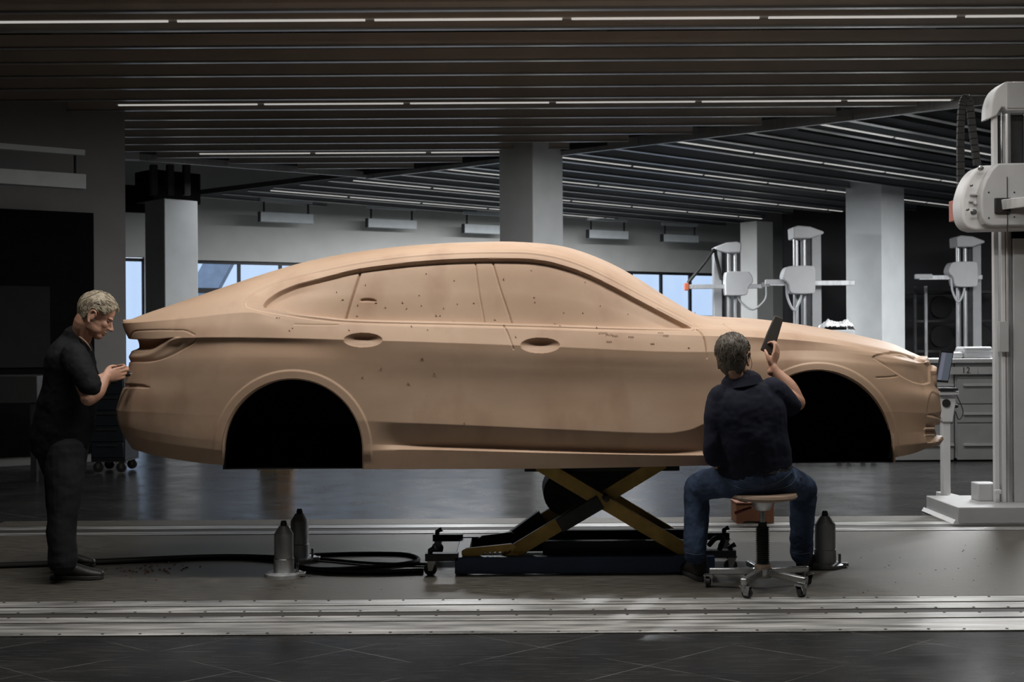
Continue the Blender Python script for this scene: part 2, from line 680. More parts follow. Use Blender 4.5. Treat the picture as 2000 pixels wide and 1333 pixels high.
def wall_piece(mb, a, b_, z0, z1, th=0.2):
    mb.bar((a + b_) / 2 * 0 + Vector((a.x, a.y, (z0 + z1) / 2)) - WN * th / 2, Vector((b_.x, b_.y, (z0 + z1) / 2)) - WN * th / 2, th, z1 - z0)


d0, d1 = wall_at(236), wall_at(283)        # full height glazed door
w0, w1 = wall_at(386), wall_at(1408)       # clerestory ribbon
wall_piece(wr, A, d0, 0, cz)
wall_piece(wr, d0, d1, 3.07, cz)
wall_piece(wr, d1, w0, 0, cz)
wall_piece(wr, w0, w1, zt, cz)
wall_piece(wr, w1, Bq, 0, cz)
wo = wr.build('wall_back', M_wall, angle=30)
struct(wo, 'grey rear wall with a ribbon of high windows')
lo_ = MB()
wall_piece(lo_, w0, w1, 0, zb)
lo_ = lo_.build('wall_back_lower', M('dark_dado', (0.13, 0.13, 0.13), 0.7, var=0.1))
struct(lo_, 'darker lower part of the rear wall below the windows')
M_glass = bpy.data.materials.new('window_glass')
M_glass.use_nodes = True
_nt = M_glass.node_tree
_b = _nt.nodes['Principled BSDF']
_b.inputs['Base Color'].default_value = (0.9, 0.95, 1, 1)
_b.inputs['Roughness'].default_value = 0.05
_tr = _nt.nodes.new('ShaderNodeBsdfTransparent')
_n = _nt.nodes.new('ShaderNodeTexNoise')
_n.inputs['Scale'].default_value = 0.6
_rm = _nt.nodes.new('ShaderNodeValToRGB')
_rm.color_ramp.elements[0].color = (0.70, 0.80, 0.92, 1)
_rm.color_ramp.elements[1].color = (0.92, 0.96, 1.0, 1)
_nt.links.new(_n.outputs['Fac'], _rm.inputs['Fac'])
_nt.links.new(_rm.outputs['Color'], _tr.inputs['Color'])
_mx = _nt.nodes.new('ShaderNodeMixShader')
_mx.inputs['Fac'].default_value = 0.06
_nt.links.new(_tr.outputs[0], _mx.inputs[1])
_nt.links.new(_b.outputs[0], _mx.inputs[2])
_nt.links.new(_mx.outputs[0], _nt.nodes['Material Output'].inputs['Surface'])


def window(name, label, a, b_, z0, z1, pitch, transom=None):
    L = (b_ - a).length
    n = max(1, round(L / pitch))
    fr = MB()
    fr.bar(wpt(a, z0 + 0.03), wpt(b_, z0 + 0.03), 0.08, 0.06)
    fr.bar(wpt(a, z1 - 0.03), wpt(b_, z1 - 0.03), 0.08, 0.06)
    for i in range(n + 1):
        p = a + WD * (L * i / n)
        fr.bar(wpt(p, z0), wpt(p, z1), 0.06, 0.07, up=WN)
    if transom:
        fr.bar(wpt(a, transom), wpt(a + WD * (L / n), transom), 0.08, 0.10)
    o = fr.build(name, M_frame)
    struct(o, label)
    for i in range(n):
        p0 = a + WD * (L * i / n + 0.03)
        p1 = a + WD * (L * (i + 1) / n - 0.03)
        mb = MB()
        mb.bar(wpt(p0, (z0 + z1) / 2), wpt(p1, (z0 + z1) / 2), 0.012, z1 - z0 - 0.1)
        mb.build('pane', M_glass, parent=o)
    return o


window('window_1', 'narrow tall glazed door beside the left column', d0 - WN * 0.1, d1 - WN * 0.1, 0.02, 3.05, 0.6)
window('window_2', 'long ribbon of high windows in the rear wall', w0 - WN * 0.1, w1 - WN * 0.1, zb, zt, 0.86, transom=2.45)
# a slanting fin of the neighbouring building outside the window
Mfin = M('outdoor_concrete', (0.62, 0.70, 0.82), 0.8)
po = wall_at(455) - WN * 3.0
fin = MB().bar(po + Vector((-1.2, 0, 0.0)), po + Vector((1.3, 0, 4.6)), 0.3, 0.55, up=(1, 0, 0)).build('outdoor_brace', Mfin)
tag(fin, 'slanting concrete brace outside the left rear window', 'brace')

# side wing at the left: grey wall end with a big black board
LW = wall_l0 = Vector((-4.71, 15.0, 0))
LD = Vector((-math.cos(math.radians(32)), -math.sin(math.radians(32)), 0))
LN = Vector((-LD.y, LD.x, 0)) * -1
lw = MB()
le = LW + LD * 8.6
thick = Vector((-LD.y, LD.x, 0))
if thick.y < 0:
    thick = -thick
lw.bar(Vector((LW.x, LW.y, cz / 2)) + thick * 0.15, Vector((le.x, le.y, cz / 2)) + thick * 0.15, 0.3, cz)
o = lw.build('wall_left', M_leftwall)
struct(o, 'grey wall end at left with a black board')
pb = LW + LD * 0.385 - thick * 0.02
pe = LW + LD * 6.0 - thick * 0.02
bo = MB().bar(Vector((pb.x, pb.y, 1.55)), Vector((pe.x, pe.y, 1.55)), 0.04, 2.88).build('wall_panel', M_black, bevel=0.004)
tag(bo, 'large black board leaning flush on the left wall', 'board')
ps, pt = LW + LD * 0.9 - thick * 0.06, LW + LD * 1.9 - thick * 0.06
o = MB().bar(Vector((ps.x, ps.y, 1.62)), Vector((pt.x, pt.y, 1.62)), 0.03, 0.95).build('pin_board', M('charcoal_felt', (0.014, 0.014, 0.015), 0.9), bevel=0.003)
tag(o, 'charcoal pin board on the black wall board behind the standing man', 'board')

# columns
def column(label, px_split, d, side, rot, ztop):
    c = P(px_split, 600, d)
    # near corner at the split pixel
    a = math.radians(rot)
    ax = Vector((math.cos(a), math.sin(a), 0))
    bx = Vector((-math.sin(a), math.cos(a), 0))
    ctr = Vector((c.x, d, 0)) + (ax + bx) * side / 2
    mb = MB()
    mb.box((ctr.x, ctr.y, ztop / 2), (side, side, ztop), rz=a)
    o = mb.build('column', M_column, bevel=0.012)
    struct(o, label)
    return o, ctr


column('pale square column at the left beyond the car tail', 322, 20.0, 0.62, 46, 3.78)
column('pale square column rising behind the car roof', 1042, 17.5, 0.66, 47, CEIL + 0.1)
column('pale square column at the right behind the bonnet', 1723, 22.0, 0.75, 41, CEIL + 0.2)
# dark service box above the left column
bxo = MB()
cpt = P(318, 350, 20.6)
bxo.box((cpt.x, cpt.y + 0.3, 4.05), (0.9, 0.6, 0.52), rz=math.radians(46))
bx1 = bxo.build('service_duct', M_black, bevel=0.01)
tag(bx1, 'black service duct box on top of the left column', 'duct')
q = MB()
for i in range(3):
    c = P(300 + 32 * i, 352, 20.2)
    q.box((c.x, c.y, c.z), (0.10, 0.12, 0.5), rz=0.6)
q.build('duct_rib', M_duct, parent=bx1)
# upper fascia left of the rear wall glazed door
fc = P(262, 400, 22.8)
o = MB().box((fc.x, fc.y, 4.1), (0.6, 0.1, 0.5), rz=0.5).build('trim_11', M_black)
struct(o, 'black fascia above the glazed door')

# hanging pale baffle boxes under the ceiling near the rear wall
def baffle(label, x0, x1, ytop, ybot, d, group):
    a, b_ = P(x0, (ytop + ybot) / 2, d), P(x1, (ytop + ybot) / 2 + (x1 - x0) * 0.03, d + (x1 - x0) / F * d * 0.55)
    h = (ybot - ytop) / F * d
    t = thing('acoustic_baffle', label, 'baffle', ((a.x + b_.x) / 2, (a.y + b_.y) / 2, a.z - h / 2), group)
    zc = a.z
    MB().bar((a.x, a.y, zc), (b_.x, b_.y, zc), 0.12, h).build('panel', M_baffle, parent=t, bevel=0.006)
    e = Vector((b_.x - a.x, b_.y - a.y, 0)) * 0.012
    MB().bar(Vector((a.x, a.y, zc)) - e, Vector((a.x, a.y, zc)) + e * 0.2, 0.13, h * 1.05).build('end_cap', M_frame, parent=t)
    for k in (0.08, 0.92):
        px_ = a.x + (b_.x - a.x) * k
        py_ = a.y + (b_.y - a.y) * k
        MB().tube([(px_, py_, zc + h / 2), (px_, py_, zc + h / 2 + 0.2)], 0.02, n=8).build('hanger', M_frame, parent=t)
    a2, b2 = (a.x, a.y, zc + h / 2 + 0.24), (b_.x, b_.y, zc + h / 2 + 0.24)
    MB().bar(a2, b2, 0.06, 0.06).build('hanger_rail', M_baffle, parent=t)
    return t


GB = 'baffles hung before the rear wall'
baffle('leftmost pale hanging baffle before the rear wall', 507, 610, 414, 433, 24.0, GB)
baffle('second pale hanging baffle before the rear wall, left of the middle column', 717, 812, 427, 444, 25.2, GB)
baffle('pale hanging baffle touching the left side of the middle column', 905, 990, 438, 455, 26.2, GB)
baffle('pale hanging baffle right of the middle column', 1148, 1225, 449, 465, 27.5, GB)
baffle('pale hanging baffle above the left background measuring arm', 1293, 1362, 458, 472, 28.3, GB)
baffle('large pale hanging baffle in front of the black board at upper left', -60, 165, 326, 356, 12.8, 'baffle at the left wall')

# darker wing at the right, behind the right column
dw = MB()
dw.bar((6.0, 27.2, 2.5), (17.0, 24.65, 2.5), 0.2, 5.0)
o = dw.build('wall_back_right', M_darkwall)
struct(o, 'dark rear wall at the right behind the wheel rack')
o = MB().box(tuple(P(1478, 520, 27.0).xy) + (2.0,), (0.5, 0.5, 4.0), rz=0.6).build('column', M_wall, bevel=0.01)
struct(o, 'slim grey column between the background measuring arms')
# ================================================================== the clay car
YC = 8.10           # depth of the car's centre plane
M_clay = None


def clay_material():
    m = bpy.data.materials.new('modelling_clay')
    m.use_nodes = True
    nt = m.node_tree
    N, L = nt.nodes, nt.links
    b = N['Principled BSDF']
    b.inputs['Roughness'].default_value = 0.50
    b.inputs['Coat Weight'].default_value = 0.0
    b.inputs['Coat Roughness'].default_value = 0.42
    b.inputs['Specular IOR Level'].default_value = 0.32
    tc = N.new('ShaderNodeTexCoord')

    def noise(scale, detail, stretch=(1, 1, 1)):
        mp = N.new('ShaderNodeMapping')
        mp.inputs['Scale'].default_value = stretch
        L.new(tc.outputs['Object'], mp.inputs['Vector'])
        n = N.new('ShaderNodeTexNoise')
        n.inputs['Scale'].default_value = scale
        n.inputs['Detail'].default_value = detail
        L.new(mp.outputs['Vector'], n.inputs['Vector'])
        return n.outputs['Fac']

    base = N.new('ShaderNodeValToRGB')
    base.color_ramp.elements[0].position = 0.3
    base.color_ramp.elements[0].color = (0.405, 0.272, 0.185, 1)
    base.color_ramp.elements[1].position = 0.68
    base.color_ramp.elements[1].color = (0.490, 0.348, 0.248, 1)
    L.new(noise(1.7, 6, (1, 1, 1.5)), base.inputs['Fac'])
    # rubbed smudges of darker clay and fine tooling marks
    sm = N.new('ShaderNodeMapRange')
    sm.inputs['From Min'].default_value = 0.55
    sm.inputs['From Max'].default_value = 0.75
    sm.inputs['To Max'].default_value = 0.38
    L.new(noise(4.0, 8, (1, 1, 0.6)), sm.inputs['Value'])
    mix = N.new('ShaderNodeMixRGB')
    L.new(sm.outputs['Result'], mix.inputs['Fac'])
    L.new(base.outputs['Color'], mix.inputs['Color1'])
    mix.inputs['Color2'].default_value = (0.26, 0.135, 0.085, 1)
    L.new(mix.outputs['Color'], b.inputs['Base Color'])
    bp = N.new('ShaderNodeBump')
    bp.inputs['Strength'].default_value = 0.12
    bp.inputs['Distance'].default_value = 0.004
    L.new(noise(9, 8, (1, 1, 3)), bp.inputs['Height'])
    L.new(bp.outputs['Normal'], b.inputs['Normal'])
    return m


M_clay = clay_material()


def pchip(x, y, xq):
    x = np.asarray(x, float)
    y = np.asarray(y, float)
    h = np.diff(x)
    dl = np.diff(y) / h
    m = np.zeros_like(x)
    for i in range(1, len(x) - 1):
        if dl[i - 1] * dl[i] > 0:
            w1, w2 = 2 * h[i] + h[i - 1], h[i] + 2 * h[i - 1]
            m[i] = (w1 + w2) / (w1 / dl[i - 1] + w2 / dl[i])
    m[0], m[-1] = dl[0], dl[-1]
    xq = np.clip(xq, x[0], x[-1])
    k = np.clip(np.searchsorted(x, xq) - 1, 0, len(x) - 2)
    t = (xq - x[k]) / h[k]
    return ((1 + 2 * t) * (1 - t) ** 2 * y[k] + t * (1 - t) ** 2 * h[k] * m[k]
            + t * t * (3 - 2 * t) * y[k + 1] + t * t * (t - 1) * h[k] * m[k + 1])


def px2car(px, py, w):
    p = P(px, py, YC - w)
    return p.x, p.z


XA = px2car(400, 700, 0.94)[0]     # where the tail starts to round off in plan
XB = px2car(1610, 700, 0.94)[0]    # where the nose starts to round off

# each feature line: silhouette at tail and nose, plan exponents, and points (px, py, half width)
RINGS = [
    # 0 bottom edge
    dict(r=(258, 3.0), f=(1836, 2.3), pts=[(258, 886, .86), (300, 897, .88), (430, 909, .905), (570, 914, .915), (710, 917, .915), (1050, 916, .905),
                                          (1380, 910, .905), (1600, 906, .905), (1735, 903, .90), (1785, 895, .86), (1836, 882, .80)]),
    # 1 sill ledge
    dict(r=(238, 2.9), f=(1843, 2.3), pts=[(238, 855, .90), (300, 868, .925), (430, 880, .935), (570, 885, .935), (700, 882, .932), (760, 879, .93),
                                          (1100, 886, .925), (1380, 890, .925), (1600, 886, .925), (1735, 876, .91), (1785, 872, .88), (1843, 872, .82)]),
    # 2 inner edge of the undercut
    dict(r=(231, 2.9), f=(1836, 2.3), pts=[(231, 838, .91), (300, 850, .932), (430, 862, .942), (570, 868, .942), (700, 868, .936), (780, 870, .905),
                                          (900, 872, .884), (1100, 878, .880), (1300, 883, .884), (1380, 880, .895), (1480, 870, .925), (1600, 862, .93),
                                          (1735, 852, .915), (1785, 848, .885), (1836, 850, .82)]),
    # 3 rocker crease
    dict(r=(226, 2.8), f=(1841, 2.3), pts=[(226, 808, .915), (300, 806, .94), (430, 812, .948), (570, 818, .95), (700, 822, .945), (780, 826, .943), (900, 831, .943),
                                          (1100, 840, .943), (1300, 847, .943), (1345, 841, .943), (1380, 826, .943), (1450, 806, .943), (1600, 800, .943),
                                          (1735, 805, .922), (1785, 808, .885), (1841, 812, .82)]),
    # 4 lower door
    dict(r=(235, 2.8), f=(1836, 2.3), pts=[(235, 777, .915), (300, 770, .94), (430, 775, .95), (570, 780, .952), (700, 782, .942), (900, 788, .931), (1100, 792, .930),
                                          (1380, 790, .933), (1600, 770, .945), (1735, 772, .92), (1785, 774, .88), (1836, 780, .82)]),
    # 5 door middle
    dict(r=(246, 2.7), f=(1829, 2.2), pts=[(246, 745, .91), (300, 738, .93), (430, 736, .95), (570, 738, .955), (700, 740, .938), (900, 747, .929), (1100, 750, .928),
                                          (1380, 752, .930), (1600, 732, .950), (1735, 742, .91), (1785, 750, .86), (1829, 758, .78)]),
    # 6 upper door
    dict(r=(252, 2.7), f=(1821, 2.2), pts=[(252, 712, .90), (300, 706, .92), (430, 700, .945), (570, 700, .952), (700, 706, .939), (900, 713, .9385), (1100, 717, .938),
                                          (1380, 722, .936), (1600, 705, .934), (1700, 714, .905), (1785, 724, .84), (1821, 730, .76)]),
    # 7 just under the shoulder crease
    dict(r=(257, 2.6), f=(1818, 2.2), pts=[(257, 676, .89), (300, 672, .905), (400, 670, .929), (570, 673, .935), (700, 678, .941), (900, 688, .9442), (1100, 694, .9442),
                                          (1370, 703, .9395), (1450, 701, .930), (1600, 694, .911), (1700, 704, .89), (1785, 714, .825), (1818, 718, .75)]),
    # 8 shoulder crease
    dict(r=(252, 2.6), f=(1816, 2.2), pts=[(252, 664, .90), (300, 661, .925), (400, 659, .940), (570, 661, .944), (700, 665, .944), (780, 667, .944), (900, 671, .944),
                                          (1060, 677, .944), (1370, 688, .940), (1450, 687, .917), (1600, 684, .889), (1700, 692, .875), (1785, 704, .81), (1816, 710, .74)]),
    # 9 between shoulder and belt
    dict(r=(243, 2.5), f=(1815, 2.2), pts=[(243, 644, .88), (300, 640, .895), (400, 637, .905), (500, 632, .913), (570, 641, .915), (700, 648, .917), (900, 654, .918),
                                          (1060, 659, .918), (1370, 668, .913), (1450, 669, .900), (1600, 675, .879), (1700, 685, .855), (1785, 701, .78), (1815, 708, .72)]),
    # 10 belt / bonnet edge crease
    dict(r=(238.5, 2.5), f=(1814, 2.2), pts=[(238.5, 630, .86), (300, 628, .86), (400, 620, .865), (480, 607, .878), (540, 622, .890), (600, 629, .893), (700, 636, .896), (900, 640, .897),
                                            (1060, 644, .897), (1365, 656, .896), (1450, 658, .895), (1530, 663, .885), (1600, 668, .875), (1660, 675, .85), (1726, 687, .81), (1785, 699, .75), (1814, 706, .70)]),
    # 11 glass foot
    dict(r=(239, 2.5), f=(1813, 2.2), pts=[(239, 627, .83), (300, 619, .80), (400, 604, .80), (480, 588, .815), (540, 605, .858), (600, 615, .868), (700, 624, .872), (900, 629, .873),
                                          (1060, 634, .873), (1340, 645, .865), (1380, 647, .862), (1450, 649, .855), (1600, 659, .83), (1726, 680, .76), (1785, 694, .70), (1813, 703, .66)]),
    # 12 glass middle
    dict(r=(240, 2.5), f=(1812, 2.2), pts=[(240, 625, .78), (300, 611, .73), (400, 588, .71), (480, 566, .715), (540, 575, .775), (600, 573, .80), (700, 568, .812), (900, 566, .818),
                                          (1060, 570, .818), (1150, 585, .815), (1250, 613, .815), (1340, 638, .825), (1380, 640, .82), (1450, 642, .80), (1600, 653, .75), (1726, 675, .66), (1785, 690, .60), (1812, 701, .58)]),
    # 13 glass head
    dict(r=(240, 2.4), f=(1811, 2.2), pts=[(240, 624, .72), (300, 608, .64), (400, 580, .61), (480, 555, .62), (540, 552, .68), (600, 542, .71), (700, 519, .728), (800, 506, .735), (900, 499, .74),
                                          (1000, 497, .742), (1060, 500, .742), (1100, 510, .74), (1150, 527, .738), (1200, 551, .738), (1250, 578, .74), (1300, 605, .755), (1345, 629, .785), (1385, 635, .77),
                                          (1450, 637, .72), (1600, 649, .64), (1726, 671, .54), (1785, 688, .49), (1811, 699, .48)]),
    # 14 roof rail
    dict(r=(240, 2.3), f=(1811, 2.2), pts=[(240, 623.5, .62), (300, 606, .54), (400, 576, .50), (480, 549, .51), (540, 536, .57), (600, 524, .61), (700, 502, .645), (800, 489.5, .655), (900, 483, .66),
                                          (1000, 481, .66), (1060, 485, .66), (1100, 493, .658), (1150, 509, .655), (1200, 532, .65), (1250, 560, .65), (1300, 590, .665), (1345, 614, .69), (1385, 625, .68),
                                          (1450, 631, .62), (1600, 645, .54), (1726, 668, .43), (1785, 687, .38), (1811, 698, .36)]),
    # 15 roof shoulder (silhouette)
    dict(r=(240, 2.2), f=(1811, 2.2), pts=[(240, 623, .42), (300, 605, .36), (320, 600, .35), (400, 574, .34), (500, 540, .36), (600, 512, .40), (700, 493, .43), (800, 481, .44), (900, 475, .44),
                                          (985, 473, .44), (1050, 476, .44), (1100, 483, .44), (1150, 498, .43), (1200, 519.5, .42), (1250, 548, .42), (1300, 580, .42), (1345, 606, .44), (1372, 619, .46),
                                          (1400, 621, .46), (1500, 627, .44), (1600, 640, .38), (1700, 658, .32), (1750, 672, .28), (1790, 689, .24), (1811, 697, .22)]),
]
NT = 1500
na, nb = 135, 165
tq_side = np.linspace(0, 1, NT - na - nb)


def ring_curve(R):
    pts = R['pts']
    xs, zs, ws = [], [], []
    for px, py, w in pts:
        x, z = px2car(px, py, w)
        xs.append(x)
        zs.append(z)
        ws.append(w)
    xs, zs, ws = map(np.array, (xs, zs, ws))
    WA, WB = float(pchip(xs, ws, np.array([XA]))[0]), float(pchip(xs, ws, np.array([XB]))[0])
    zr, zf = zs[0], zs[-1]

    def tail(Xr, n, th):
        a = XA - Xr
        c, s = np.abs(np.cos(th)) ** (2 / n), np.abs(np.sin(th)) ** (2 / n)
        return Xr + a * (1 - c), s

    th = np.linspace(0, math.pi / 2, 300)

    def solve(sil, n, tailend):
        lo, hi = (XA - 2.2, XA - 0.05) if tailend else (XB + 0.05, XB + 2.2)
        z0 = zr if tailend else zf
        for _ in range(40):
            mid = (lo + hi) / 2
            end, W = mid, (WA if tailend else WB)
            a = (XA - end) if tailend else (end - XB)
            c, s = np.abs(np.cos(th)) ** (2 / n), np.abs(np.sin(th)) ** (2 / n)
            X = end + a * (1 - c) if tailend else end - a * (1 - c)
            W = pchip(xs, ws, X)
            pxs, _ = project(np.stack([X, YC - W * s, np.full_like(X, z0)], 1))
            ext = pxs.min() if tailend else pxs.max()
            if tailend:
                if ext < sil:
                    lo = mid
                else:
                    hi = mid
            else:
                if ext > sil:
                    hi = mid
                else:
                    lo = mid
        return (lo + hi) / 2

    Xr = solve(R['r'][0], R['r'][1], True)
    Xf = solve(R['f'][0], R['f'][1], False)
    nr, nf = R['r'][1], R['f'][1]
    tha = np.linspace(0, math.pi / 2, na, endpoint=False)
    c, s = np.cos(tha) ** (2 / nr), np.sin(tha) ** (2 / nr)
    Xa = Xr + (XA - Xr) * (1 - c)
    fa = s
    thb = np.linspace(math.pi / 2, 0, nb)
    c, s = np.abs(np.cos(thb)) ** (2 / nf), np.abs(np.sin(thb)) ** (2 / nf)
    Xb = Xf - (Xf - XB) * (1 - c)
    fb = s
    Xs = XA + (XB - XA) * tq_side
    X = np.concatenate([Xa, Xs, Xb])
    f = np.concatenate([fa, np.ones_like(Xs), fb])
    wside = pchip(xs, ws, X)
    w = wside * f
    Z = pchip(xs, zs, X)
    return X, w, Z


def gsm(a, sig):
    k = int(3 * sig) + 1
    g = np.exp(-0.5 * (np.arange(-k, k + 1) / sig) ** 2)
    g /= g.sum()
    ap = np.concatenate([2 * a[0] - a[1:k + 1][::-1], a, 2 * a[-1] - a[-k - 1:-1][::-1]])
    return np.convolve(ap, g, mode='valid')


curves = []
for i, R in enumerate(RINGS):
    X, w, Z = ring_curve(R)
    sg = 4.5 if i in (3, 2) else 10.0
    m = np.zeros_like(Z)
    m[na - 67:-(nb - 67)] = 1
    m = gsm(m, 15)
    wide = np.zeros_like(Z)
    wide[na - 67:na + 90] = 1
    wide[-nb - 90:-(nb - 67)] = 1
    wide = gsm(wide, 21)
    out = []
    for q in (X, w, Z):
        s1, s2 = gsm(q, sg), gsm(q, 33.0)
        s_ = s1 * (1 - wide) + s2 * wide
        out.append(q * (1 - m) + s_ * m)
    curves.append(tuple(out))
# centre line
X, w, Z = curves[-1]
t = np.linspace(0, 1, NT)
crown = 0.022 * np.sin(np.pi * t) ** 0.5
curves.append((X, np.zeros_like(X), Z + crown * np.clip(w / 0.3, 0, 1)))
CR = np.array([np.stack([c[0], c[1], c[2]], 1) for c in curves])     # rings x NT x (X, w, Z)
# the tail and nose ends of every ring meet the centre plane
CREASE = {1: 1, 2: 0.6, 3: 1, 8: 1, 10: 1}
SUB = [16, 10, 28, 24, 24, 26, 26, 14, 18, 16, 22, 48, 50, 28, 20, 20]


def loft(CR, sub):
    nR = CR.shape[0]
    rows = []
    # chord parameter shared along the ring (mean)
    seg = np.linalg.norm(np.diff(CR, axis=0), axis=2).mean(axis=1) + 1e-6
    T = np.concatenate([[0], np.cumsum(seg)])
    sl = np.diff(CR, axis=0) / seg[:, None, None]
    for i in range(nR - 1):
        h = seg[i]

        def tang(k, side):
            # one sided at creases
            if k == 0:
                return sl[0]
            if k == nR - 1:
                e = sl[nR - 2].copy()
                e[:, 2] *= 0.0
                return e
            cm = (sl[k - 1] * seg[k] + sl[k] * seg[k - 1]) / (seg[k - 1] + seg[k])
            c = CREASE.get(k, 0)
            own = sl[i]
            return cm * (1 - c) + own * c
        m0, m1 = tang(i, 0), tang(i + 1, 1)
        for s in range(sub[i]):
            u = s / sub[i]
            rows.append((1 + 2 * u) * (1 - u) ** 2 * CR[i] + u * (1 - u) ** 2 * h * m0
                        + u * u * (3 - 2 * u) * CR[i + 1] + u * u * (u - 1) * h * m1)
    rows.append(CR[-1])
    return np.array(rows)


G = loft(CR, SUB)                 # rows x NT x (X, w, Z)
G[:, :, 1] = np.maximum(G[:, :, 1], 0)
G[:, 0, 1] = 0
G[:, -1, 1] = 0
NRW = G.shape[0]
XYZ = np.stack([G[:, :, 0], YC - G[:, :, 1], G[:, :, 2]], 2)


def normals(A):
    du = np.gradient(A, axis=1)
    dv = np.gradient(A, axis=0)
    n = np.cross(du, dv)
    n /= np.linalg.norm(n, axis=2, keepdims=True) + 1e-9
    return n


NRM = normals(XYZ)
# make normals point outwards (towards -y on the side)
mid = NRM[NRW // 3, NT // 2]
if mid[1] > 0:
    NRM = -NRM
px_, py_ = project(XYZ.reshape(-1, 3))
PX, PY = px_.reshape(NRW, NT), py_.reshape(NRW, NT)


def poly_sdf(poly, X=None, Y=None, closed=True, margin=60):
    """signed pixel distance to a polygon or open line (negative inside)"""
    X = PX if X is None else X
    Y = PY if Y is None else Y
    poly = np.asarray(poly, float)
    out = np.full(X.shape, 1e3)
    m = (X > poly[:, 0].min() - margin) & (X < poly[:, 0].max() + margin) & (Y > poly[:, 1].min() - margin) & (Y < poly[:, 1].max() + margin)
    x, y = X[m], Y[m]
    d = np.full(x.shape, 1e6)
    ins = np.zeros(x.shape, bool)
    n = len(poly)
    for i in range(n if closed else n - 1):
        a, b_ = poly[i], poly[(i + 1) % n]
        e = b_ - a
        L2 = (e ** 2).sum() + 1e-12
        tt = np.clip(((x - a[0]) * e[0] + (y - a[1]) * e[1]) / L2, 0, 1)
        d = np.minimum(d, (x - a[0] - tt * e[0]) ** 2 + (y - a[1] - tt * e[1]) ** 2)
        if closed:
            c = ((a[1] > y) != (b_[1] > y)) & (x < (b_[0] - a[0]) * (y - a[1]) / (b_[1] - a[1] + 1e-12) + a[0])
            ins ^= c
    d = np.sqrt(d)
    out[m] = np.where(ins, -d, d)
    return out


disp = np.zeros((NRW, NT))
# ---- side windows
DLO = np.concatenate([
    catmull([(514, 600), (515, 594), (524, 583), (545, 569), (575, 556), (600, 549), (650, 536.5), (700, 525), (800, 512), (900, 505.5), (1000, 504.5), (1050, 507.5), (1100, 518), (1150, 536),
             (1200, 560.5), (1250, 587), (1300, 613), (1350, 639)], 6),
    catmull([(1350, 640.5), (1200, 637), (1050, 632), (900, 628), (700, 623), (620, 616), (560, 608), (530, 603), (514, 600)], 6)[:-1]])
DLO2 = np.concatenate([
    catmull([(481, 599), (479, 592), (487, 581), (510, 566), (545, 551), (580, 541), (620, 531), (700, 515), (800, 501.5), (900, 495), (1000, 494), (1050, 497), (1100, 507), (1150, 525),
             (1200, 549.5), (1250, 576), (1300, 602), (1345, 625), (1372, 646)], 6),
    catmull([(1366, 647), (1200, 645), (1050, 640.5), (900, 636.5), (700, 631.5), (620, 626), (560, 617), (515, 609), (490, 603), (481, 599)], 6)[:-1]])
sd1 = poly_sdf(DLO)
sd2 = poly_sdf(DLO2)
disp += -0.004 * (1 - smoothstep(-1.2, 1.0, sd2))
ridge = np.exp(-((sd1 - 4.5) / 1.6) ** 2) * (PY > 600) * smoothstep(530, 640, PX)
disp += 0.004 * ridge * (sd1 < 20)
disp += -0.030 * (1 - smoothstep(-2.0, 0.6, sd1))
hl = np.exp(-((sd2 - 4.0) / 1.0) ** 2) * (PY < 600)
disp += -0.0018 * hl


def groove(line, width=1.3, depth=0.004, fade=None):
    global disp
    c = catmull(line, 6) if len(line) > 2 else np.array(line, float)
    d = poly_sdf(c, closed=False, margin=12)
    g = np.exp(-(d / width) ** 2)
    if fade is not None:
        g = g * fade
    disp = disp - depth * g


groove([(703, 520), (690, 565), (673, 624)], 1.8, 0.016, fade=(sd1 < 0.5))
groove([(927, 500), (936, 570), (947, 630)], 1.2, 0.007, fade=(sd1 < 0))
groove([(960, 500), (977, 560), (1002, 634)], 1.3, 0.009, fade=(sd1 < 0))
# small pull slot in the rear door glass
slot = poly_sdf(catmull([(701, 584), (704, 580), (716, 578.5), (729, 580.5), (735, 586), (718, 586.5), (703, 586)], 5, True))
disp += -0.012 * (1 - smoothstep(-3, 0.3, slot))
# door handle bowls
for cx, cy, rx, ry in ((709, 664.5, 38, 14), (1055, 675, 38.5, 15)):
    u = np.sqrt(((PX - cx) / rx) ** 2 + (np.abs(PY - cy) / ry) ** 2)
    bowl = np.clip(1 - u ** 2, 0, 1)
    disp += -0.042 * bowl ** 0.7 * (0.55 + 0.45 * np.clip((cy - PY) / ry + 0.6, 0, 1.4))
# tail lamp
disp_t = np.zeros_like(disp)
groove([(255, 659), (258, 652), (266, 647), (300, 645), (340, 645), (362, 646), (380, 654)], 1.1, 0.005)
notch = poly_sdf(catmull([(240, 664), (275, 663), (310, 662), (340, 660), (330, 665), (315, 673), (300, 682), (285, 685.5), (262, 686), (240, 686)], 5, True))
disp += -0.045 * (1 - smoothstep(-8, 0.8, notch))
lens = poly_sdf(np.concatenate([
    catmull([(240, 686), (262, 686), (285, 686), (302, 681), (318, 671), (335, 662), (347, 659)], 5),
    catmull([(384, 660), (378, 671), (350, 688), (325, 700), (300, 707), (280, 708.5), (240, 708)], 5)]))
midc = poly_sdf(catmull([(240, 697), (270, 697), (290, 694), (305, 688), (322, 676), (345, 661)], 5), closed=False)
disp += 0.009 * np.exp(-(midc / 6.0) ** 2) * (1 - smoothstep(-3, 1, lens))
lowc = poly_sdf(catmull([(240, 708), (280, 708.5), (300, 707), (325, 700), (350, 688), (378, 671), (384, 661)], 5), closed=False)
disp += -0.010 * np.exp(-(lowc / 5.0) ** 2) * (1 - smoothstep(-2.2, 0.6, lens))
refl = poly_sdf(catmull([(235, 750), (262, 750), (278, 751), (287, 754), (293, 758.5), (262, 758.5), (235, 758)], 4, True))
disp += -0.010 * (1 - smoothstep(-3, 0.5, refl))
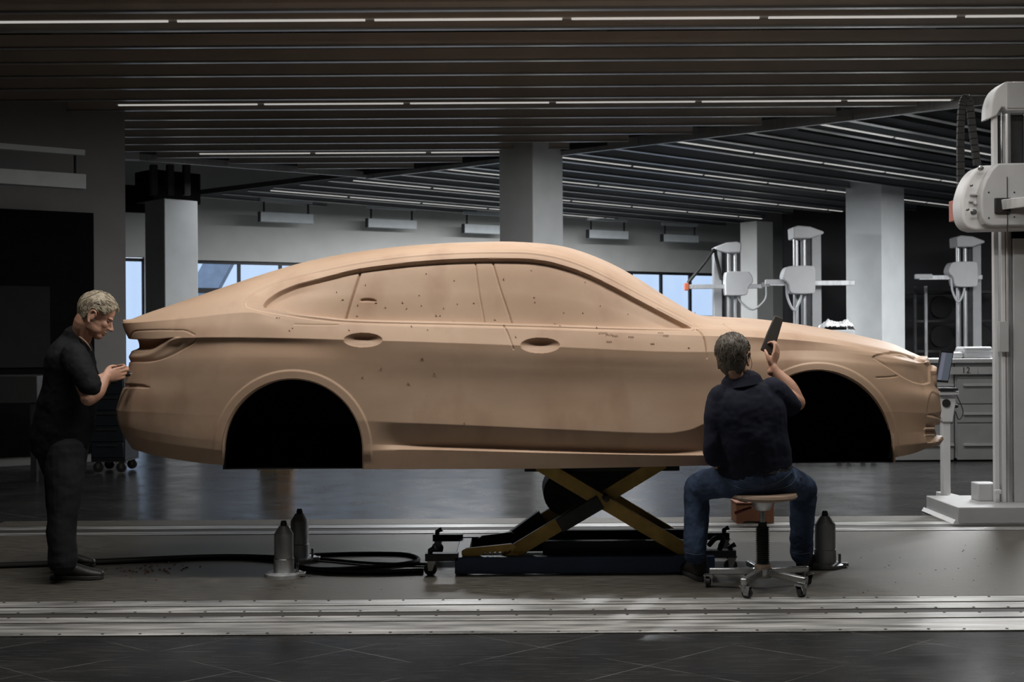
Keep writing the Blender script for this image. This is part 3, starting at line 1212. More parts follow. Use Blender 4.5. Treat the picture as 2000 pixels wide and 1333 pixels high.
# wheel arches
ARCH = [(571.5, 880, 138.5, 140.5), (1597, 873, 144, 151)]


def arch_r(X, Y, a, grow=0.0):
    cx, cy, rx, ry = a
    dy = np.minimum(Y - cy, 0)
    return np.sqrt(((X - cx) / (rx + grow)) ** 2 + (dy / (ry + grow)) ** 2)


for k, a in enumerate(ARCH):
    r = arch_r(PX, PY, a, 18 if k == 0 else 15)
    lim = 1 - smoothstep(0.972, 1.0, r)
    disp += 0.0065 * lim * (1 - smoothstep(885, 905, PY))
# head lamp
HL = np.concatenate([
    catmull([(1704, 699), (1708, 694.5), (1722, 690), (1740, 688.5), (1755, 691), (1780, 697), (1800, 705), (1816, 713)], 5),
    catmull([(1817, 748), (1805, 751), (1790, 749), (1770, 741), (1740, 722), (1715, 706), (1704, 700)], 5)[:-1]])
sh = poly_sdf(HL)
disp += -0.009 * (1 - smoothstep(-2.2, 1.0, sh))
disp += 0.006 * np.exp(-((poly_sdf(catmull([(1712, 706), (1745, 708), (1780, 711), (1812, 717)], 5), closed=False)) / 7.0) ** 2) * (1 - smoothstep(-5, -1, sh)) * (1 - smoothstep(1780, 1805, PX))
groove([(1740, 688), (1762, 691), (1785, 699), (1806, 707)], 1.5, 0.010)
# shut lines
groove([(1362, 643), (1372, 655), (1378, 672), (1381, 700)], 1.4, 0.011, fade=np.clip((712 - PY) / 30, 0, 1))
groove([(984, 636), (992, 652), (1003, 682)], 1.2, 0.007)
groove([(1414, 634), (1426, 644), (1442, 652)], 1.3, 0.007)
groove([(1712, 738), (1735, 737), (1752, 735)], 1.2, 0.005)
groove([(575, 634), (615, 635), (660, 635)], 1.2, 0.002)
# nose intake and the corner facet of the front bumper
intake = poly_sdf(np.array([(1809, 828), (1822, 826), (1846, 832), (1842, 850), (1828, 866), (1812, 866), (1807, 850)], float))
disp += -0.032 * (1 - smoothstep(-4, 0.5, intake))
facet = poly_sdf(catmull([(1818, 768), (1826, 766), (1838, 778), (1842, 815), (1812, 812), (1812, 790)], 4, True))
disp += -0.006 * (1 - smoothstep(-3, 0.8, facet))
groove([(1812, 812), (1825, 812), (1842, 822)], 1.3, 0.005)
# smooth modelling unevenness of hand worked clay
disp += 0.0006 * np.sin(XYZ[:, :, 0] * 7.3 + 1.2) * np.sin(XYZ[:, :, 2] * 11.0)
# no displacement on the centre plane ends
edge = np.clip(G[:, :, 1] / 0.08, 0, 1)
XYZ = XYZ + NRM * (disp * edge)[:, :, None]
XYZ[:, :, 1] = np.minimum(XYZ[:, :, 1], YC)

# ---- regions: body shell, three side windows with the pillar panel, lamps
regions = {}
side_ok = (G[:, :, 1] > 0.2)
inside = sd1 < -0.6
lx = 703 + (PY - 520) * (673 - 703) / (624 - 520)
b1 = 927 + (PY - 500) * (20 / 130)
b2 = 960 + (PY - 500) * (42 / 134)
lab = np.zeros((NRW, NT), int)
lab[inside & (PX < lx)] = 1
lab[inside & (PX >= lx) & (PX < b1)] = 2
lab[inside & (PX >= b1) & (PX < b2)] = 3
lab[inside & (PX >= b2)] = 4
lab[(sh < -1) & (G[:, :, 1] > 0.5)] = 5
lab[(lens < -1) & side_ok] = 6
for k, (cx, cy, rx, ry) in enumerate(((709, 664.5, 38, 14), (1055, 675, 38.5, 15))):
    u = np.sqrt(((PX - cx) / rx) ** 2 + ((PY - cy) / ry) ** 2)
    lab[u < 0.98] = 7 + k
arch_in = np.zeros((NRW, NT), bool)
snapP = XYZ.copy()
for a in ARCH:
    pxs, pys = project(XYZ.reshape(-1, 3))
    Xq, Yq = pxs.reshape(NRW, NT), pys.reshape(NRW, NT)
    r = arch_r(Xq, Yq, a)
    ins = (r < 1) & (Yq > a[1] - a[3] - 5) & (G[:, :, 1] > 0.3)
    arch_in |= ins
    # target for boundary vertices: scale out to the curve
    cx, cy, rx, ry = a
    k = 1 / np.maximum(r, 1e-3)
    tx = cx + (Xq - cx) * k
    ty = np.where(Yq < cy, cy + (Yq - cy) * k, Yq)
    m = ins & (r > 0.8)
    dep = XYZ[:, :, 1]
    A_ = (tx - CX) / F * dep
    B_ = (CY - ty) / F * dep
    c, s = math.cos(ROLL), math.sin(ROLL)
    nx, nz = A_ * c + B_ * s, CAMH - A_ * s + B_ * c
    snapP[:, :, 0] = np.where(m, nx, snapP[:, :, 0])
    snapP[:, :, 2] = np.where(m, nz, snapP[:, :, 2])

NAMES = {0: 'body_shell', 1: 'quarter_window', 2: 'rear_door_window', 3: 'pillar_panel', 4: 'front_door_window',
         5: 'head_lamp', 6: 'tail_lamp', 7: 'handle_recess', 8: 'handle_recess'}
car = thing('clay_car_model', 'full-size brown clay model of a fastback car raised on a scissor lift', 'car model', (0.3, YC, 0.0))


def grid_part(name, P3, keep_faces, mat, parent, flip=False):
    """mesh from a vertex grid, using only the flagged quads"""
    n0, n1 = P3.shape[:2]
    idx = np.arange(n0 * n1).reshape(n0, n1)
    q = np.stack([idx[:-1, :-1], idx[:-1, 1:], idx[1:, 1:], idx[1:, :-1]], 2).reshape(-1, 4)
    q = q[keep_faces.reshape(-1)]
    if flip:
        q = q[:, ::-1]
    used, inv = np.unique(q.reshape(-1), return_inverse=True)
    V = P3.reshape(-1, 3)[used]
    me = bpy.data.meshes.new(name)
    me.vertices.add(len(V))
    me.vertices.foreach_set('co', V.astype(np.float32).reshape(-1))
    me.loops.add(len(q) * 4)
    me.loops.foreach_set('vertex_index', inv.astype(np.int32))
    me.polygons.add(len(q))
    me.polygons.foreach_set('loop_start', np.arange(0, len(q) * 4, 4, dtype=np.int32))
    me.update(calc_edges=True)
    me.validate()
    return link_me(name, me, mat, parent, smooth=True, angle=50)


# outward winding check
e1 = XYZ[60, 751] - XYZ[60, 750]
e2 = XYZ[61, 750] - XYZ[60, 750]
FL = np.cross(e1, e2)[1] > 0
for sgn in (1, -1):
    if sgn == 1:
        Pn, Ps, lb, ai = XYZ, snapP, lab, arch_in
    else:
        sl_ = (slice(None, None, 3), slice(None, None, 3))
        rowsel = sorted(set(list(range(0, NRW, 3)) + [NRW - 1]))
        colsel = sorted(set(list(range(0, NT, 3)) + [NT - 1]))
        ix = np.ix_(rowsel, colsel)
        Pn, Ps, lb, ai = XYZ[ix].copy(), snapP[ix].copy(), lab[ix], arch_in[ix]
        Pn[:, :, 1] = 2 * YC - Pn[:, :, 1]
        Ps[:, :, 1] = 2 * YC - Ps[:, :, 1]
    cnt = ai[:-1, :-1].astype(int) + ai[1:, :-1] + ai[:-1, 1:] + ai[1:, 1:]
    gone = cnt == 4
    # vertices of kept faces that lie inside the arch are pulled to the arch curve
    Pm = np.where(ai[:, :, None], Ps, Pn)
    fl_ = lb[:-1, :-1]
    for code, nm in NAMES.items():
        keep = (fl_ == code) & ~gone
        if keep.any():
            o = grid_part(nm, Pm, keep, M_clay, car, flip=(FL if sgn == 1 else not FL))
            if code == 7 and sgn == 1:
                o['label'] = 'oval door handle recess of the rear door'
            if code == 8 and sgn == 1:
                o['label'] = 'oval door handle recess of the front door'

# underside closing plate (clay coloured armature)
lowr = XYZ[0]
vs, fs = [], []
sel = list(range(0, NT, 10)) + [NT - 1]
for i in sel:
    p = lowr[i]
    vs += [(p[0], p[1], p[2] + 0.002), (p[0], 2 * YC - p[1], p[2] + 0.002)]


def in_arch_x(x):
    for a in ARCH:
        x0 = px2car(a[0] - a[2] - 2, 900, .92)[0]
        x1 = px2car(a[0] + a[2] + 2, 900, .92)[0]
        if x0 < x < x1:
            return True
    return False


for i in range(len(sel) - 1):
    if in_arch_x(vs[2 * i][0]) or in_arch_x(vs[2 * i + 2][0]):
        continue
    fs.append((2 * i, 2 * i + 1, 2 * i + 3, 2 * i + 2))
link_mesh('underside', vs, fs, M_black, car, smooth=False)

# wheel housings: clay return flange and a black well
for k, a in enumerate(ARCH):
    cx, cy, rx, ry = a
    rx, ry = rx + 1.5, ry + 1.5
    outl = [(cx - rx, 909 if k == 0 else 905)]
    for th in np.linspace(math.pi, 0, 41):
        outl.append((cx + rx * math.cos(th), cy - ry * math.sin(th)))
    outl.append((cx + rx, 917 if k == 0 else 903))
    xz, wls = [], []
    for px, py in outl:
        dd = (PX - px) ** 2 + (PY - py) ** 2 + (G[:, :, 1] < 0.5) * 1e6
        kk = np.unravel_index(np.argmin(dd), dd.shape)
        wls.append(YC - XYZ[kk][1] - 0.004)
        xz.append(px2car(px, py, wls[-1]))
    for side in (1, -1):
        def yy(w):
            return YC - side * w
        # flange of clay
        vs, fs = [], []
        for (x, z), wl in zip(xz, wls):
            vs += [(x, yy(wl), z), (x, yy(0.87 if k == 0 else 0.80), z)]
        for i in range(len(xz) - 1):
            fs.append((2 * i, 2 * i + 1, 2 * i + 3, 2 * i + 2))
        o = link_mesh('arch_flange', vs, fs, M_clay, car)
        sol = o.modifiers.new('solid', 'SOLIDIFY')
        sol.thickness = 0.012
        sol.offset = 1 if side == 1 else -1
        # black well: walls and inner face
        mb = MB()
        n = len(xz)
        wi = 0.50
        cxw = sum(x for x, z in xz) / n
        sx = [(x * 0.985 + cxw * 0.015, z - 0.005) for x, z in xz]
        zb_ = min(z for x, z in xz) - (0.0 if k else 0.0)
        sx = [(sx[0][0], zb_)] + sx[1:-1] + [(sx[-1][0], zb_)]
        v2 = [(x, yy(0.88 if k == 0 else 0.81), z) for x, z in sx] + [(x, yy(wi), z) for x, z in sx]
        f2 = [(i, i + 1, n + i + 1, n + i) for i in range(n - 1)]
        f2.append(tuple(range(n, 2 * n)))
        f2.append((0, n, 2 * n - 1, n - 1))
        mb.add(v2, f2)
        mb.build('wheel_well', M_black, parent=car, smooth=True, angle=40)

# front grille surround that stands proud of the nose
kid = []
for side in (1, -1):
    nose = CR[7, -1]
    mb = MB()
    zc, h = px2car(1820, 741, 0.3)[1], 0.11
    w0_, w1_ = 0.03, 0.36
    xf = nose[0] + 0.018
    pr = [(w0_, -h / 2), (w0_, h / 2), (w1_ - 0.03, h / 2 + 0.004), (w1_, h / 4), (w1_ - 0.04, -h / 2)]
    rr = 0.020
    pts = [(xf - 0.075 * (w / 0.36) ** 2, YC - side * w, zc + z) for w, z in catmull(pr, 6, True)]
    pts.append(pts[0])
    mb.tube(pts, rr, n=10, caps=False)
    mb.build('grille_surround', M_clay, parent=car)
# intake fins
for zpx in (838, 851):
    mb = MB()
    pl = []
    for px, w in ((1809, .83), (1818, .74), (1827, .63)):
        x, z = px2car(px, zpx, w)
        pl.append((x - 0.01, YC - w, z))
    mb.tube(catmull(pl, 5), 0.0065, n=8)
    mb.build('intake_fin', M_clay, parent=car)
# loose clay shavings clinging to the side and glass
M_shav = M('clay_shaving', (0.16, 0.075, 0.045), 0.7, var=0.3)
mb = MB()


def side_point(px, py):
    d2 = (PX - px) ** 2 + (PY - py) ** 2 + (G[:, :, 1] < 0.3) * 1e6
    k = np.unravel_index(np.argmin(d2), d2.shape)
    return Vector(XYZ[k]), Vector(NRM[k])


spots = [(656, 566), (668, 583), (698, 594), (697, 613), (713, 553), (733, 587), (752, 597), (786, 588), (794, 600), (818, 574), (823, 594), (832, 531), (887, 544), (852, 613), (859, 614),
         (866, 600), (893, 591), (925, 589), (985, 542), (1043, 578), (1046, 588), (1103, 608), (1140, 609), (1146, 547), (1174, 594), (1229, 609), (1038, 526), (708, 738), (745, 720), (849, 730), (798, 749),
         (907, 828), (825, 702), (804, 638), (835, 645), (1008, 658), (886, 624), (890, 625), (967, 621), (1085, 628), (1094, 636), (1166, 640), (541, 622), (546, 622), (572, 641), (566, 646), (682, 645), (1345, 681), (1300, 638), (1370, 586)]
for (sx_, sy_) in spots:
    p, nrm = side_point(sx_, sy_)
    L = random.uniform(0.006, 0.016)
    an = random.uniform(0, math.pi)
    u = Vector((math.cos(an), 0, math.sin(an)))
    v = nrm.cross(u)
    pts = [p + nrm * 0.003 + u * (L * (q - 0.5)) + v * (0.35 * L * (1 - (2 * q - 1) ** 2)) for q in np.linspace(0, 1, 6)]
    mb.tube(pts, [0.0008, 0.0016, 0.002, 0.002, 0.0016, 0.0008], n=5)
# little curled scrapings below the front window
for (sx_, sy_, L) in ((1178, 653, .05), (1190, 656, .04), (1201, 657, .03), (1190, 669, .03), (1232, 659, .03), (1274, 673, .02), (1290, 652, .03), (1300, 657, .03)):
    p, nrm = side_point(sx_, sy_)
    pts = []
    for q in np.linspace(0, 2 * math.pi, 13):
        pts.append(p + nrm * 0.002 + Vector((math.cos(q) * L * 0.5, 0, math.sin(q) * L * 0.22 + 0.003 * math.sin(3 * q))))
    mb.tube(pts, 0.0011, n=5)
s = mb.build('clay_shavings', M_shav, parent=car)
s['kind'] = 'stuff'
# ================================================================== things around the car
M_yellow = M('worn_yellow_paint', (0.46, 0.30, 0.07), 0.55, var=0.25, scale=9, bump=0.1)
M_blue = M('dark_blue_paint', (0.020, 0.040, 0.090), 0.45, var=0.2)
M_rubber = M('black_rubber', (0.012, 0.012, 0.012), 0.6, var=0.3)
M_steel = M('dull_steel', (0.55, 0.56, 0.57), 0.45, 0.6, var=0.18, scale=8, stretch=(3, 3, 0.6), rvar=0.1)
M_darksteel = M('dark_steel', (0.04, 0.04, 0.042), 0.5, 0.4, var=0.3)
M_chrome = M('scuffed_chrome', (0.42, 0.42, 0.42), 0.28, 0.9, var=0.2, rvar=0.1)
M_white = M('white_enamel', (0.62, 0.63, 0.64), 0.38, var=0.04, bump=0.02)
M_grey = M('light_grey_enamel', (0.42, 0.43, 0.44), 0.42, var=0.05)
M_cabinet = M('grey_cabinet_enamel', (0.44, 0.45, 0.46), 0.45, var=0.06)
M_red = M('orange_red_cap', (0.45, 0.10, 0.04), 0.5, var=0.1)
M_wood = M('plywood', (0.23, 0.165, 0.12), 0.6, var=0.2, stretch=(1, 8, 8), bump=0.05)
M_clayblock = M('red_brown_box', (0.30, 0.13, 0.07), 0.7, var=0.15)
M_dullred = M('dark_red_plastic', (0.10, 0.012, 0.010), 0.4)


def xf(px, d):
    return (px - CX) / F * d


# ---------------- scissor lift
lift = thing('scissor_lift', 'yellow and blue scissor lift table carrying the clay car', 'lift', (0.55, 8.1, 0))
dN, dF = 7.50, 8.15


def liftpt(px, py, d=dN):
    return P(px, py, d)


for side, dd in ((0, dN), (1, dF)):
    off = dd - dN
    a0, a1 = liftpt(1052, 906), liftpt(1352, 1084)
    b0, b1 = liftpt(985, 1092), liftpt(1296, 904)
    sh_ = Vector((0, off, 0))
    mb = MB()
    mb.bar(a0 + sh_, a1 + sh_, 0.045, 0.085)
    o = mb.build('scissor_arm', M_yellow, parent=lift, bevel=0.004)
    inn = Vector((0, 0.05 if side == 0 else -0.05, 0))
    mb = MB()
    mb.bar(b0 + sh_ + inn, b1 + sh_ + inn, 0.045, 0.085)
    o = mb.build('scissor_arm', M_yellow, parent=lift, bevel=0.004)
    pc = (a0 + a1) / 2 * 0.62 + (b0 + b1) / 2 * 0.38 + sh_
    pv_ = liftpt(1182, 972) + sh_
    mb = MB().lathe([(0.020, -0.05), (0.020, 0.09), (0.012, 0.095)], pv_, n=14, axis=Matrix.Rotation(math.radians(90), 4, 'X'))
    mb.build('pivot_pin', M_darksteel, parent=lift)
    # dark sleeve of the ram on the rising arm
    if side == 0:
        s0, s1 = liftpt(1092, 1027), liftpt(1172, 980)
        MB().bar(s0 - Vector((0, .004, 0)), s1 - Vector((0, .004, 0)), 0.06, 0.09).build('arm_sleeve', M_darksteel, parent=lift, bevel=0.004)
        # foot of the rising arm
        MB().prism([(-0.045, -0.03), (0.03, -0.03), (0.05, 0.03), (0.0, 0.045), (-0.04, 0.02)], -0.03, 0.03, Matrix.Translation(liftpt(998, 1092))).build('arm_foot', M_yellow, parent=lift)
# base frame
x0, x1 = xf(886, 7.45), xf(1392, 7.45)
for dd in (7.45, 8.22):
    MB().box(((x0 + x1) / 2, dd, 0.065), (x1 - x0, 0.07, 0.10)).build('base_beam', M_blue, parent=lift, bevel=0.004)
for xx in (x0 + 0.04, x1 - 0.04):
    MB().box((xx, 7.835, 0.065), (0.08, 0.70, 0.09)).build('base_cross_beam', M_blue, parent=lift, bevel=0.004)
# inner black frame
MB().box((xf(1215, 7.62), 7.62, 0.13), (1.0, 0.06, 0.10)).build('inner_beam', M_rubber, parent=lift, bevel=0.004)
MB().box((xf(1215, 8.05), 8.05, 0.13), (1.0, 0.06, 0.10)).build('inner_beam', M_rubber, parent=lift, bevel=0.004)
# top frame below the car
zt_ = 0.640
for dd in (7.56, 8.14):
    MB().box((xf(1175, 7.5), dd, zt_), (0.95, 0.06, 0.045)).build('top_beam', M_rubber, parent=lift, bevel=0.003)
for xx in (-0.40, 0.40):
    MB().box((xf(1175, 7.5) + xx, 7.85, zt_), (0.06, 0.52, 0.045)).build('top_cross_beam', M_rubber, parent=lift, bevel=0.003)
# black belly plates between the arms
MB().prism([(xf(1105, 7.9), 0.64), (xf(1290, 7.9), 0.64), (xf(1275, 7.9), 0.58), (xf(1170, 7.9), 0.43), (xf(1120, 7.9), 0.55)], 7.85, 8.35).build('belly_plate', M_rubber, parent=lift, bevel=0.004)
# hydraulic drum
dp = P(1105, 965, 8.0)
MB().lathe([(0.0, 0), (0.135, 0.0), (0.145, 0.012), (0.145, 0.40), (0.135, 0.412), (0, 0.412)], dp, n=28, axis=Matrix.Rotation(math.radians(-90), 4, 'X')).build('hydraulic_drum', M_rubber, parent=lift)
q0, q1 = P(1060, 1010, 8.1), P(985, 1065, 8.1)
MB().bar(q0, q1, 0.09, 0.10).build('cylinder_arm', M_darksteel, parent=lift, bevel=0.005)
# toothed latch bars
def latch(px0, py0, px1, py1, d, mat, name):
    a, b_ = P(px0, py0, d), P(px1, py1, d)
    L = (b_ - a).length
    an = math.atan2(b_.z - a.z, b_.x - a.x)
    out = [(0, -0.01), (0, 0.015), (0.03, 0.03), (L, 0.03), (L + 0.02, 0.01)]
    n = 6
    bot = []
    for i in range(n):
        xx = L - i * L * 0.6 / n
        bot += [(xx, -0.022), (xx - 0.012, -0.004)]
    out += bot + [(L * 0.35, -0.024), (0.05, -0.026)]
    m = Matrix.Translation(a) @ Matrix.Rotation(-an, 4, 'Y')
    MB().prism(out, -0.015, 0.015, m).build(name, mat, parent=lift)


latch(902, 1082, 1000, 1072, 7.47, M_yellow, 'toothed_latch')
latch(934, 1057, 1000, 1048, 8.0, M_darksteel, 'toothed_latch')
# castors at the ends of the base
def castor(parent, c, r=0.035, rz=0.0, mat=M_rubber, wname='castor'):
    m = Matrix.Translation(c) @ Matrix.Rotation(rz, 4, 'Z')
    mb = MB()
    mb.lathe([(r * 0.5, -0.014), (r, -0.012), (r, 0.012), (r * 0.5, 0.014)], (0, 0, 0), n=20, axis=Matrix.Rotation(math.radians(90), 4, 'X'))
    mb.v = [tuple(m @ Vector(v)) for v in mb.v]
    w = mb.build(wname, mat, parent=parent)
    mb = MB()
    for s in (-1, 1):
        mb.prism([(-0.012, -0.01), (0.012, -0.01), (0.035, r * 1.35), (-0.02, r * 1.35)], s * 0.02 - 0.002, s * 0.02 + 0.002, m)
    mb.box((0, 0, 0), (0.06, 0.05, 0.006), mtx=Matrix.Identity(4))
    k = len(mb.v) - 8
    for i in range(k, len(mb.v)):
        mb.v[i] = tuple(m @ (Vector(mb.v[i]) + Vector((0.008, 0, r * 1.38))))
    f = mb.build('castor_fork', M_chrome, parent=parent)
    return w


for (px, d) in ((838, 7.45), (852, 8.18), (1424, 7.5), (1412, 8.18)):
    c = Vector((xf(px, d), d, 0.042))
    castor(lift, c, 0.040)
    MB().box((c.x + (0.07 if px < 1000 else -0.07), d, 0.115), (0.20, 0.07, 0.045)).build('castor_bracket', M_darksteel, parent=lift, bevel=0.003)
    MB().tube([(c.x, d, 0.085), (c.x, d, 0.155), (c.x + 0.03, d, 0.17)], 0.016, n=10).build('castor_stem', M_darksteel, parent=lift)
MB().tube(catmull([P(1385, 1065, 7.55), P(1398, 1052, 7.5), P(1412, 1054, 7.5), P(1405, 1075, 7.5)], 6), 0.016, n=10).build('pump_pedal', M_rubber, parent=lift)

# ---------------- steel support posts on the floor
def post(px, d, label, r=0.058, h=0.335):
    x = xf(px, d)
    t = thing('support_post', label, 'support post', (x, d, 0), 'steel support posts beside the lift')
    MB().lathe([(0.0, 0), (0.115, 0), (0.115, 0.018), (0.10, 0.024), (r + 0.006, 0.026), (0, 0.026)], (x, d, 0.004), n=28).build('foot_flange', M_steel, parent=t)
    MB().lathe([(0, 0.02), (r + 0.004, 0.02), (r + 0.004, 0.105), (r, 0.11), (r, h * 0.76), (r - 0.004, h * 0.78), (r * 0.45, h * 0.91), (0, h * 0.91)], (x, d, 0.004), n=28).build('cylinder', M_steel, parent=t)
    MB().lathe([(0, h * 0.88), (0.02, h * 0.88), (0.02, h * 0.95), (0.014, h), (0, h)], (x, d, 0.004), n=16).build('tip', M_darksteel, parent=t)
    MB().box((x + 0.10, d - 0.02, 0.02), (0.07, 0.05, 0.02)).build('foot_tab', M_alu, parent=t, bevel=0.003)
    MB().lathe([(0.009, 0), (0.009, 0.05), (0.006, 0.055)], (x + 0.085, d - 0.02, 0.03), n=10).build('clamp_bolt', M_chrome, parent=t)
    return t


post(552, 7.45, 'steel support post on the floor nearest the rear wheel arch')
post(583, 7.98, 'steel support post standing just behind the first one under the rear arch')
post(1609, 7.66, 'steel support post on the floor beside the seated man', r=0.064, h=0.345)

# ---------------- cables on the floor
def hose(name, label, pts, r, mat=M_rubber):
    c = catmull([(p[0], p[1], p[2]) for p in pts], 10)
    o = MB().tube([tuple(q) for q in c], r, n=8).build(name, mat)
    return tag(o, label, 'cable')


hose('floor_cable', 'thick black air hose lying across the floor from the lift to the left', [
    (-5.2, 7.65, .018), (-3.6, 7.72, .018), (-2.7, 7.85, .018), (-2.0, 8.02, .018), (-1.55, 7.95, .018), (-1.3, 7.62, .018), (-0.95, 7.48, .018), (-0.55, 7.52, .018)], 0.014)
hose('floor_cable', 'thin black cable running beside the thick hose at left', [
    (-5.2, 7.72, .014), (-3.6, 7.83, .014), (-2.7, 7.98, .014), (-1.9, 8.12, .014), (-1.3, 7.98, .014), (-0.9, 7.80, .014), (-0.52, 7.75, .014)], 0.009)
hose('floor_cable', 'loop of black cable at the rear posts', [
    (-1.45, 7.78, .016), (-1.2, 7.60, .016), (-0.9, 7.66, .016), (-0.62, 7.85, .016), (-0.7, 8.1, .016), (-1.0, 8.15, .016), (-1.4, 8.1, .016)], 0.012)

# ---------------- clay crumbs on the floor
M_crumb = M('clay_crumb', (0.12, 0.055, 0.035), 0.8, var=0.3)
mb = MB()
for i in range(110):
    if i < 60:
        px, py = rng.normal(290, 45), rng.normal(1117, 9)
    elif i < 80:
        px, py = rng.uniform(500, 1300), rng.uniform(1125, 1160)
    else:
        px, py = rng.uniform(1670, 1950), rng.uniform(1060, 1160)
    p = FP(px, py)
    s = rng.uniform(0.002, 0.009) if i < 60 else rng.uniform(0.0015, 0.0045)
    a = rng.uniform(0, 3)
    mb.lathe([(s * 0.4, 0), (s, s * 0.3), (s * 0.7, s * 0.8), (s * 0.1, s)], (p.x, p.y, 0.004), n=5, axis=Matrix.Rotation(a, 4, 'Z') @ Matrix.Diagonal((1.6, 1, 1, 1)))
o = mb.build('clay_crumbs', M_crumb)
tag(o, 'scattered brown clay crumbs on the floor under the car', 'clay crumbs', kind='stuff')

# ---------------- red-brown box behind the stool
bx_ = thing('wooden_box', 'red-brown box with notched foot behind the stool', 'box', (xf(1473, 9.4), 9.4, 0))
w_, h_ = 0.29, 0.155
xx = xf(1473, 9.45)
MB().prism([(xx - w_ / 2, 0.006), (xx - w_ / 2 + .05, 0.006), (xx - w_ / 2 + .065, 0.02), (xx + w_ / 2 - .065, 0.02), (xx + w_ / 2 - .05, 0.006), (xx + w_ / 2, 0.006),
            (xx + w_ / 2, h_), (xx - w_ / 2, h_)], 9.45, 9.68).build('body', M_clayblock, parent=bx_, bevel=0.004)
MB().box((xx, 9.565, h_ + 0.006), (w_ + 0.01, 0.24, 0.012)).build('lid', M_clayblock, parent=bx_, bevel=0.003)

# ---------------- work stool
ST = Vector((xf(1487, 6.95), 6.95, 0))
stool = thing('work_stool', 'rolling work stool with plywood seat and chrome star base', 'stool', ST)
MB().lathe([(0, 0.515), (0.15, 0.515), (0.185, 0.524), (0.195, 0.536), (0.19, 0.550), (0.14, 0.556), (0, 0.550)], ST, n=40).build('seat', M_wood, parent=stool)
MB().lathe([(0, 0.455), (0.040, 0.455), (0.046, 0.462), (0.066, 0.508), (0.066, 0.516), (0, 0.516)], ST, n=24).build('seat_mount', M_steel, parent=stool)
lv0, lv1 = P(1467, 992, 6.93), P(1436, 1003, 6.90)
MB().tube([lv0, lv1], [0.007, 0.010], n=10).build('height_lever', M_dullred, parent=stool)
MB().lathe([(0, 0.36), (0.016, 0.36), (0.016, 0.46), (0, 0.46)], ST, n=16).build('gas_piston', M_chrome, parent=stool)
prof = [(0, 0.150), (0.030, 0.150)]
z = 0.152
k = 0
while z < 0.355:
    prof += [(0.030, z), (0.040, z + 0.004), (0.030, z + 0.009)]
    z += 0.0105
prof += [(0.026, 0.358), (0.022, 0.385), (0, 0.385)]
MB().lathe(prof, ST, n=24).build('bellows', M_rubber, parent=stool)
MB().lathe([(0, 0.09), (0.044, 0.09), (0.046, 0.13), (0.040, 0.152), (0, 0.152)], ST, n=24).build('hub_collar', M_wood, parent=stool)
MB().lathe([(0, 0.075), (0.05, 0.075), (0.055, 0.09), (0.055, 0.125), (0.04, 0.132), (0, 0.132)], ST, n=20).build('hub', M_chrome, parent=stool)
for k in range(5):
    a = math.radians(90 + 72 * k + 4)
    dr = Vector((math.cos(a), math.sin(a), 0))
    e = ST + dr * 0.30
    mb = MB()
    mb.bar(ST + dr * 0.03 + Vector((0, 0, 0.108)), e + Vector((0, 0, 0.098)), 0.036, 0.036)
    leg = mb.build('leg', M_chrome, parent=stool, bevel=0.006)
    mb = MB().lathe([(0.014, 0.058), (0.014, 0.082), (0.018, 0.085)], e - dr * 0.012, n=12)
    mb.build('castor_socket', M_chrome, parent=stool)
    castor(stool, e - dr * 0.010 + Vector((0.02 * math.cos(a * 3), 0.01, 0.034)), 0.028, rz=k * 1.3)

# ---------------- big measuring machine at the right edge
mm = thing('measuring_machine', 'tall white coordinate measuring machine at the right edge', 'measuring machine', (4.1, 9.7, 0), 'measuring machines')
mxc, myc = 4.10, 9.70
MB().box((4.35, 9.72, 0.068), (1.92, 0.72, 0.125)).build('base', M_grey, parent=mm, bevel=0.006)
MB().prism([(-0.02, 0), (0.03, 0), (0.0, 0.03)], -0.36, 0.36, Matrix.Translation((3.37, 9.72, 0.006))).build('wiper_strip', M_white, parent=mm)
MB().box((xf(1924, 9.75), 9.78, 0.20), (0.16, 0.16, 0.14)).build('base_block', M_grey, parent=mm, bevel=0.008)
MB().box((xf(1942, 9.6), 9.55, 0.225), (0.05, 0.03, 0.03)).build('cable_clip', M_white, parent=mm, bevel=0.003)
xl = xf(1935, 9.7)
zt1 = 3.18
MB().box((xl + 0.022, 9.66, (0.13 + zt1) / 2), (0.036, 0.05, zt1 - 0.13)).build('column_cover', M_white, parent=mm, bevel=0.004)
MB().box((xl + 0.23, 9.76, (0.13 + zt1) / 2), (0.34, 0.10, zt1 - 0.13)).build('column_core', M_darksteel, parent=mm)
MB().box((xl + 0.075, 9.66, (0.13 + 2.3) / 2), (0.03, 0.06, 2.3 - 0.13)).build('inner_cover', M_white, parent=mm, bevel=0.003)
for (cxp, r) in ((xl + 0.12, 0.030), (xl + 0.285, 0.030)):
    MB().tube([(cxp, 9.66, 0.13), (cxp, 9.66, zt1)], r, n=20).build('guide_tube', M_alu, parent=mm)
MB().box((xl + 0.205, 9.65, (0.13 + 2.2) / 2), (0.105, 0.05, 2.2 - 0.13)).build('front_cover', M_grey, parent=mm, bevel=0.003)
MB().box((xl + 0.40, 9.68, (0.13 + zt1) / 2), (0.10, 0.10, zt1 - 0.13)).build('column_cover', M_white, parent=mm, bevel=0.004)
MB().box((xl + 0.06, 9.60, 1.43), (0.075, 0.03, 0.24)).build('side_plate', M_grey, parent=mm, bevel=0.003)
for zz in (2.86, 3.1):
    MB().tube([(xl + 0.055, 9.60, 2.72), (xl + 0.055, 9.60, zt1)], 0.010, n=8).build('spindle', M_chrome, parent=mm)
    break
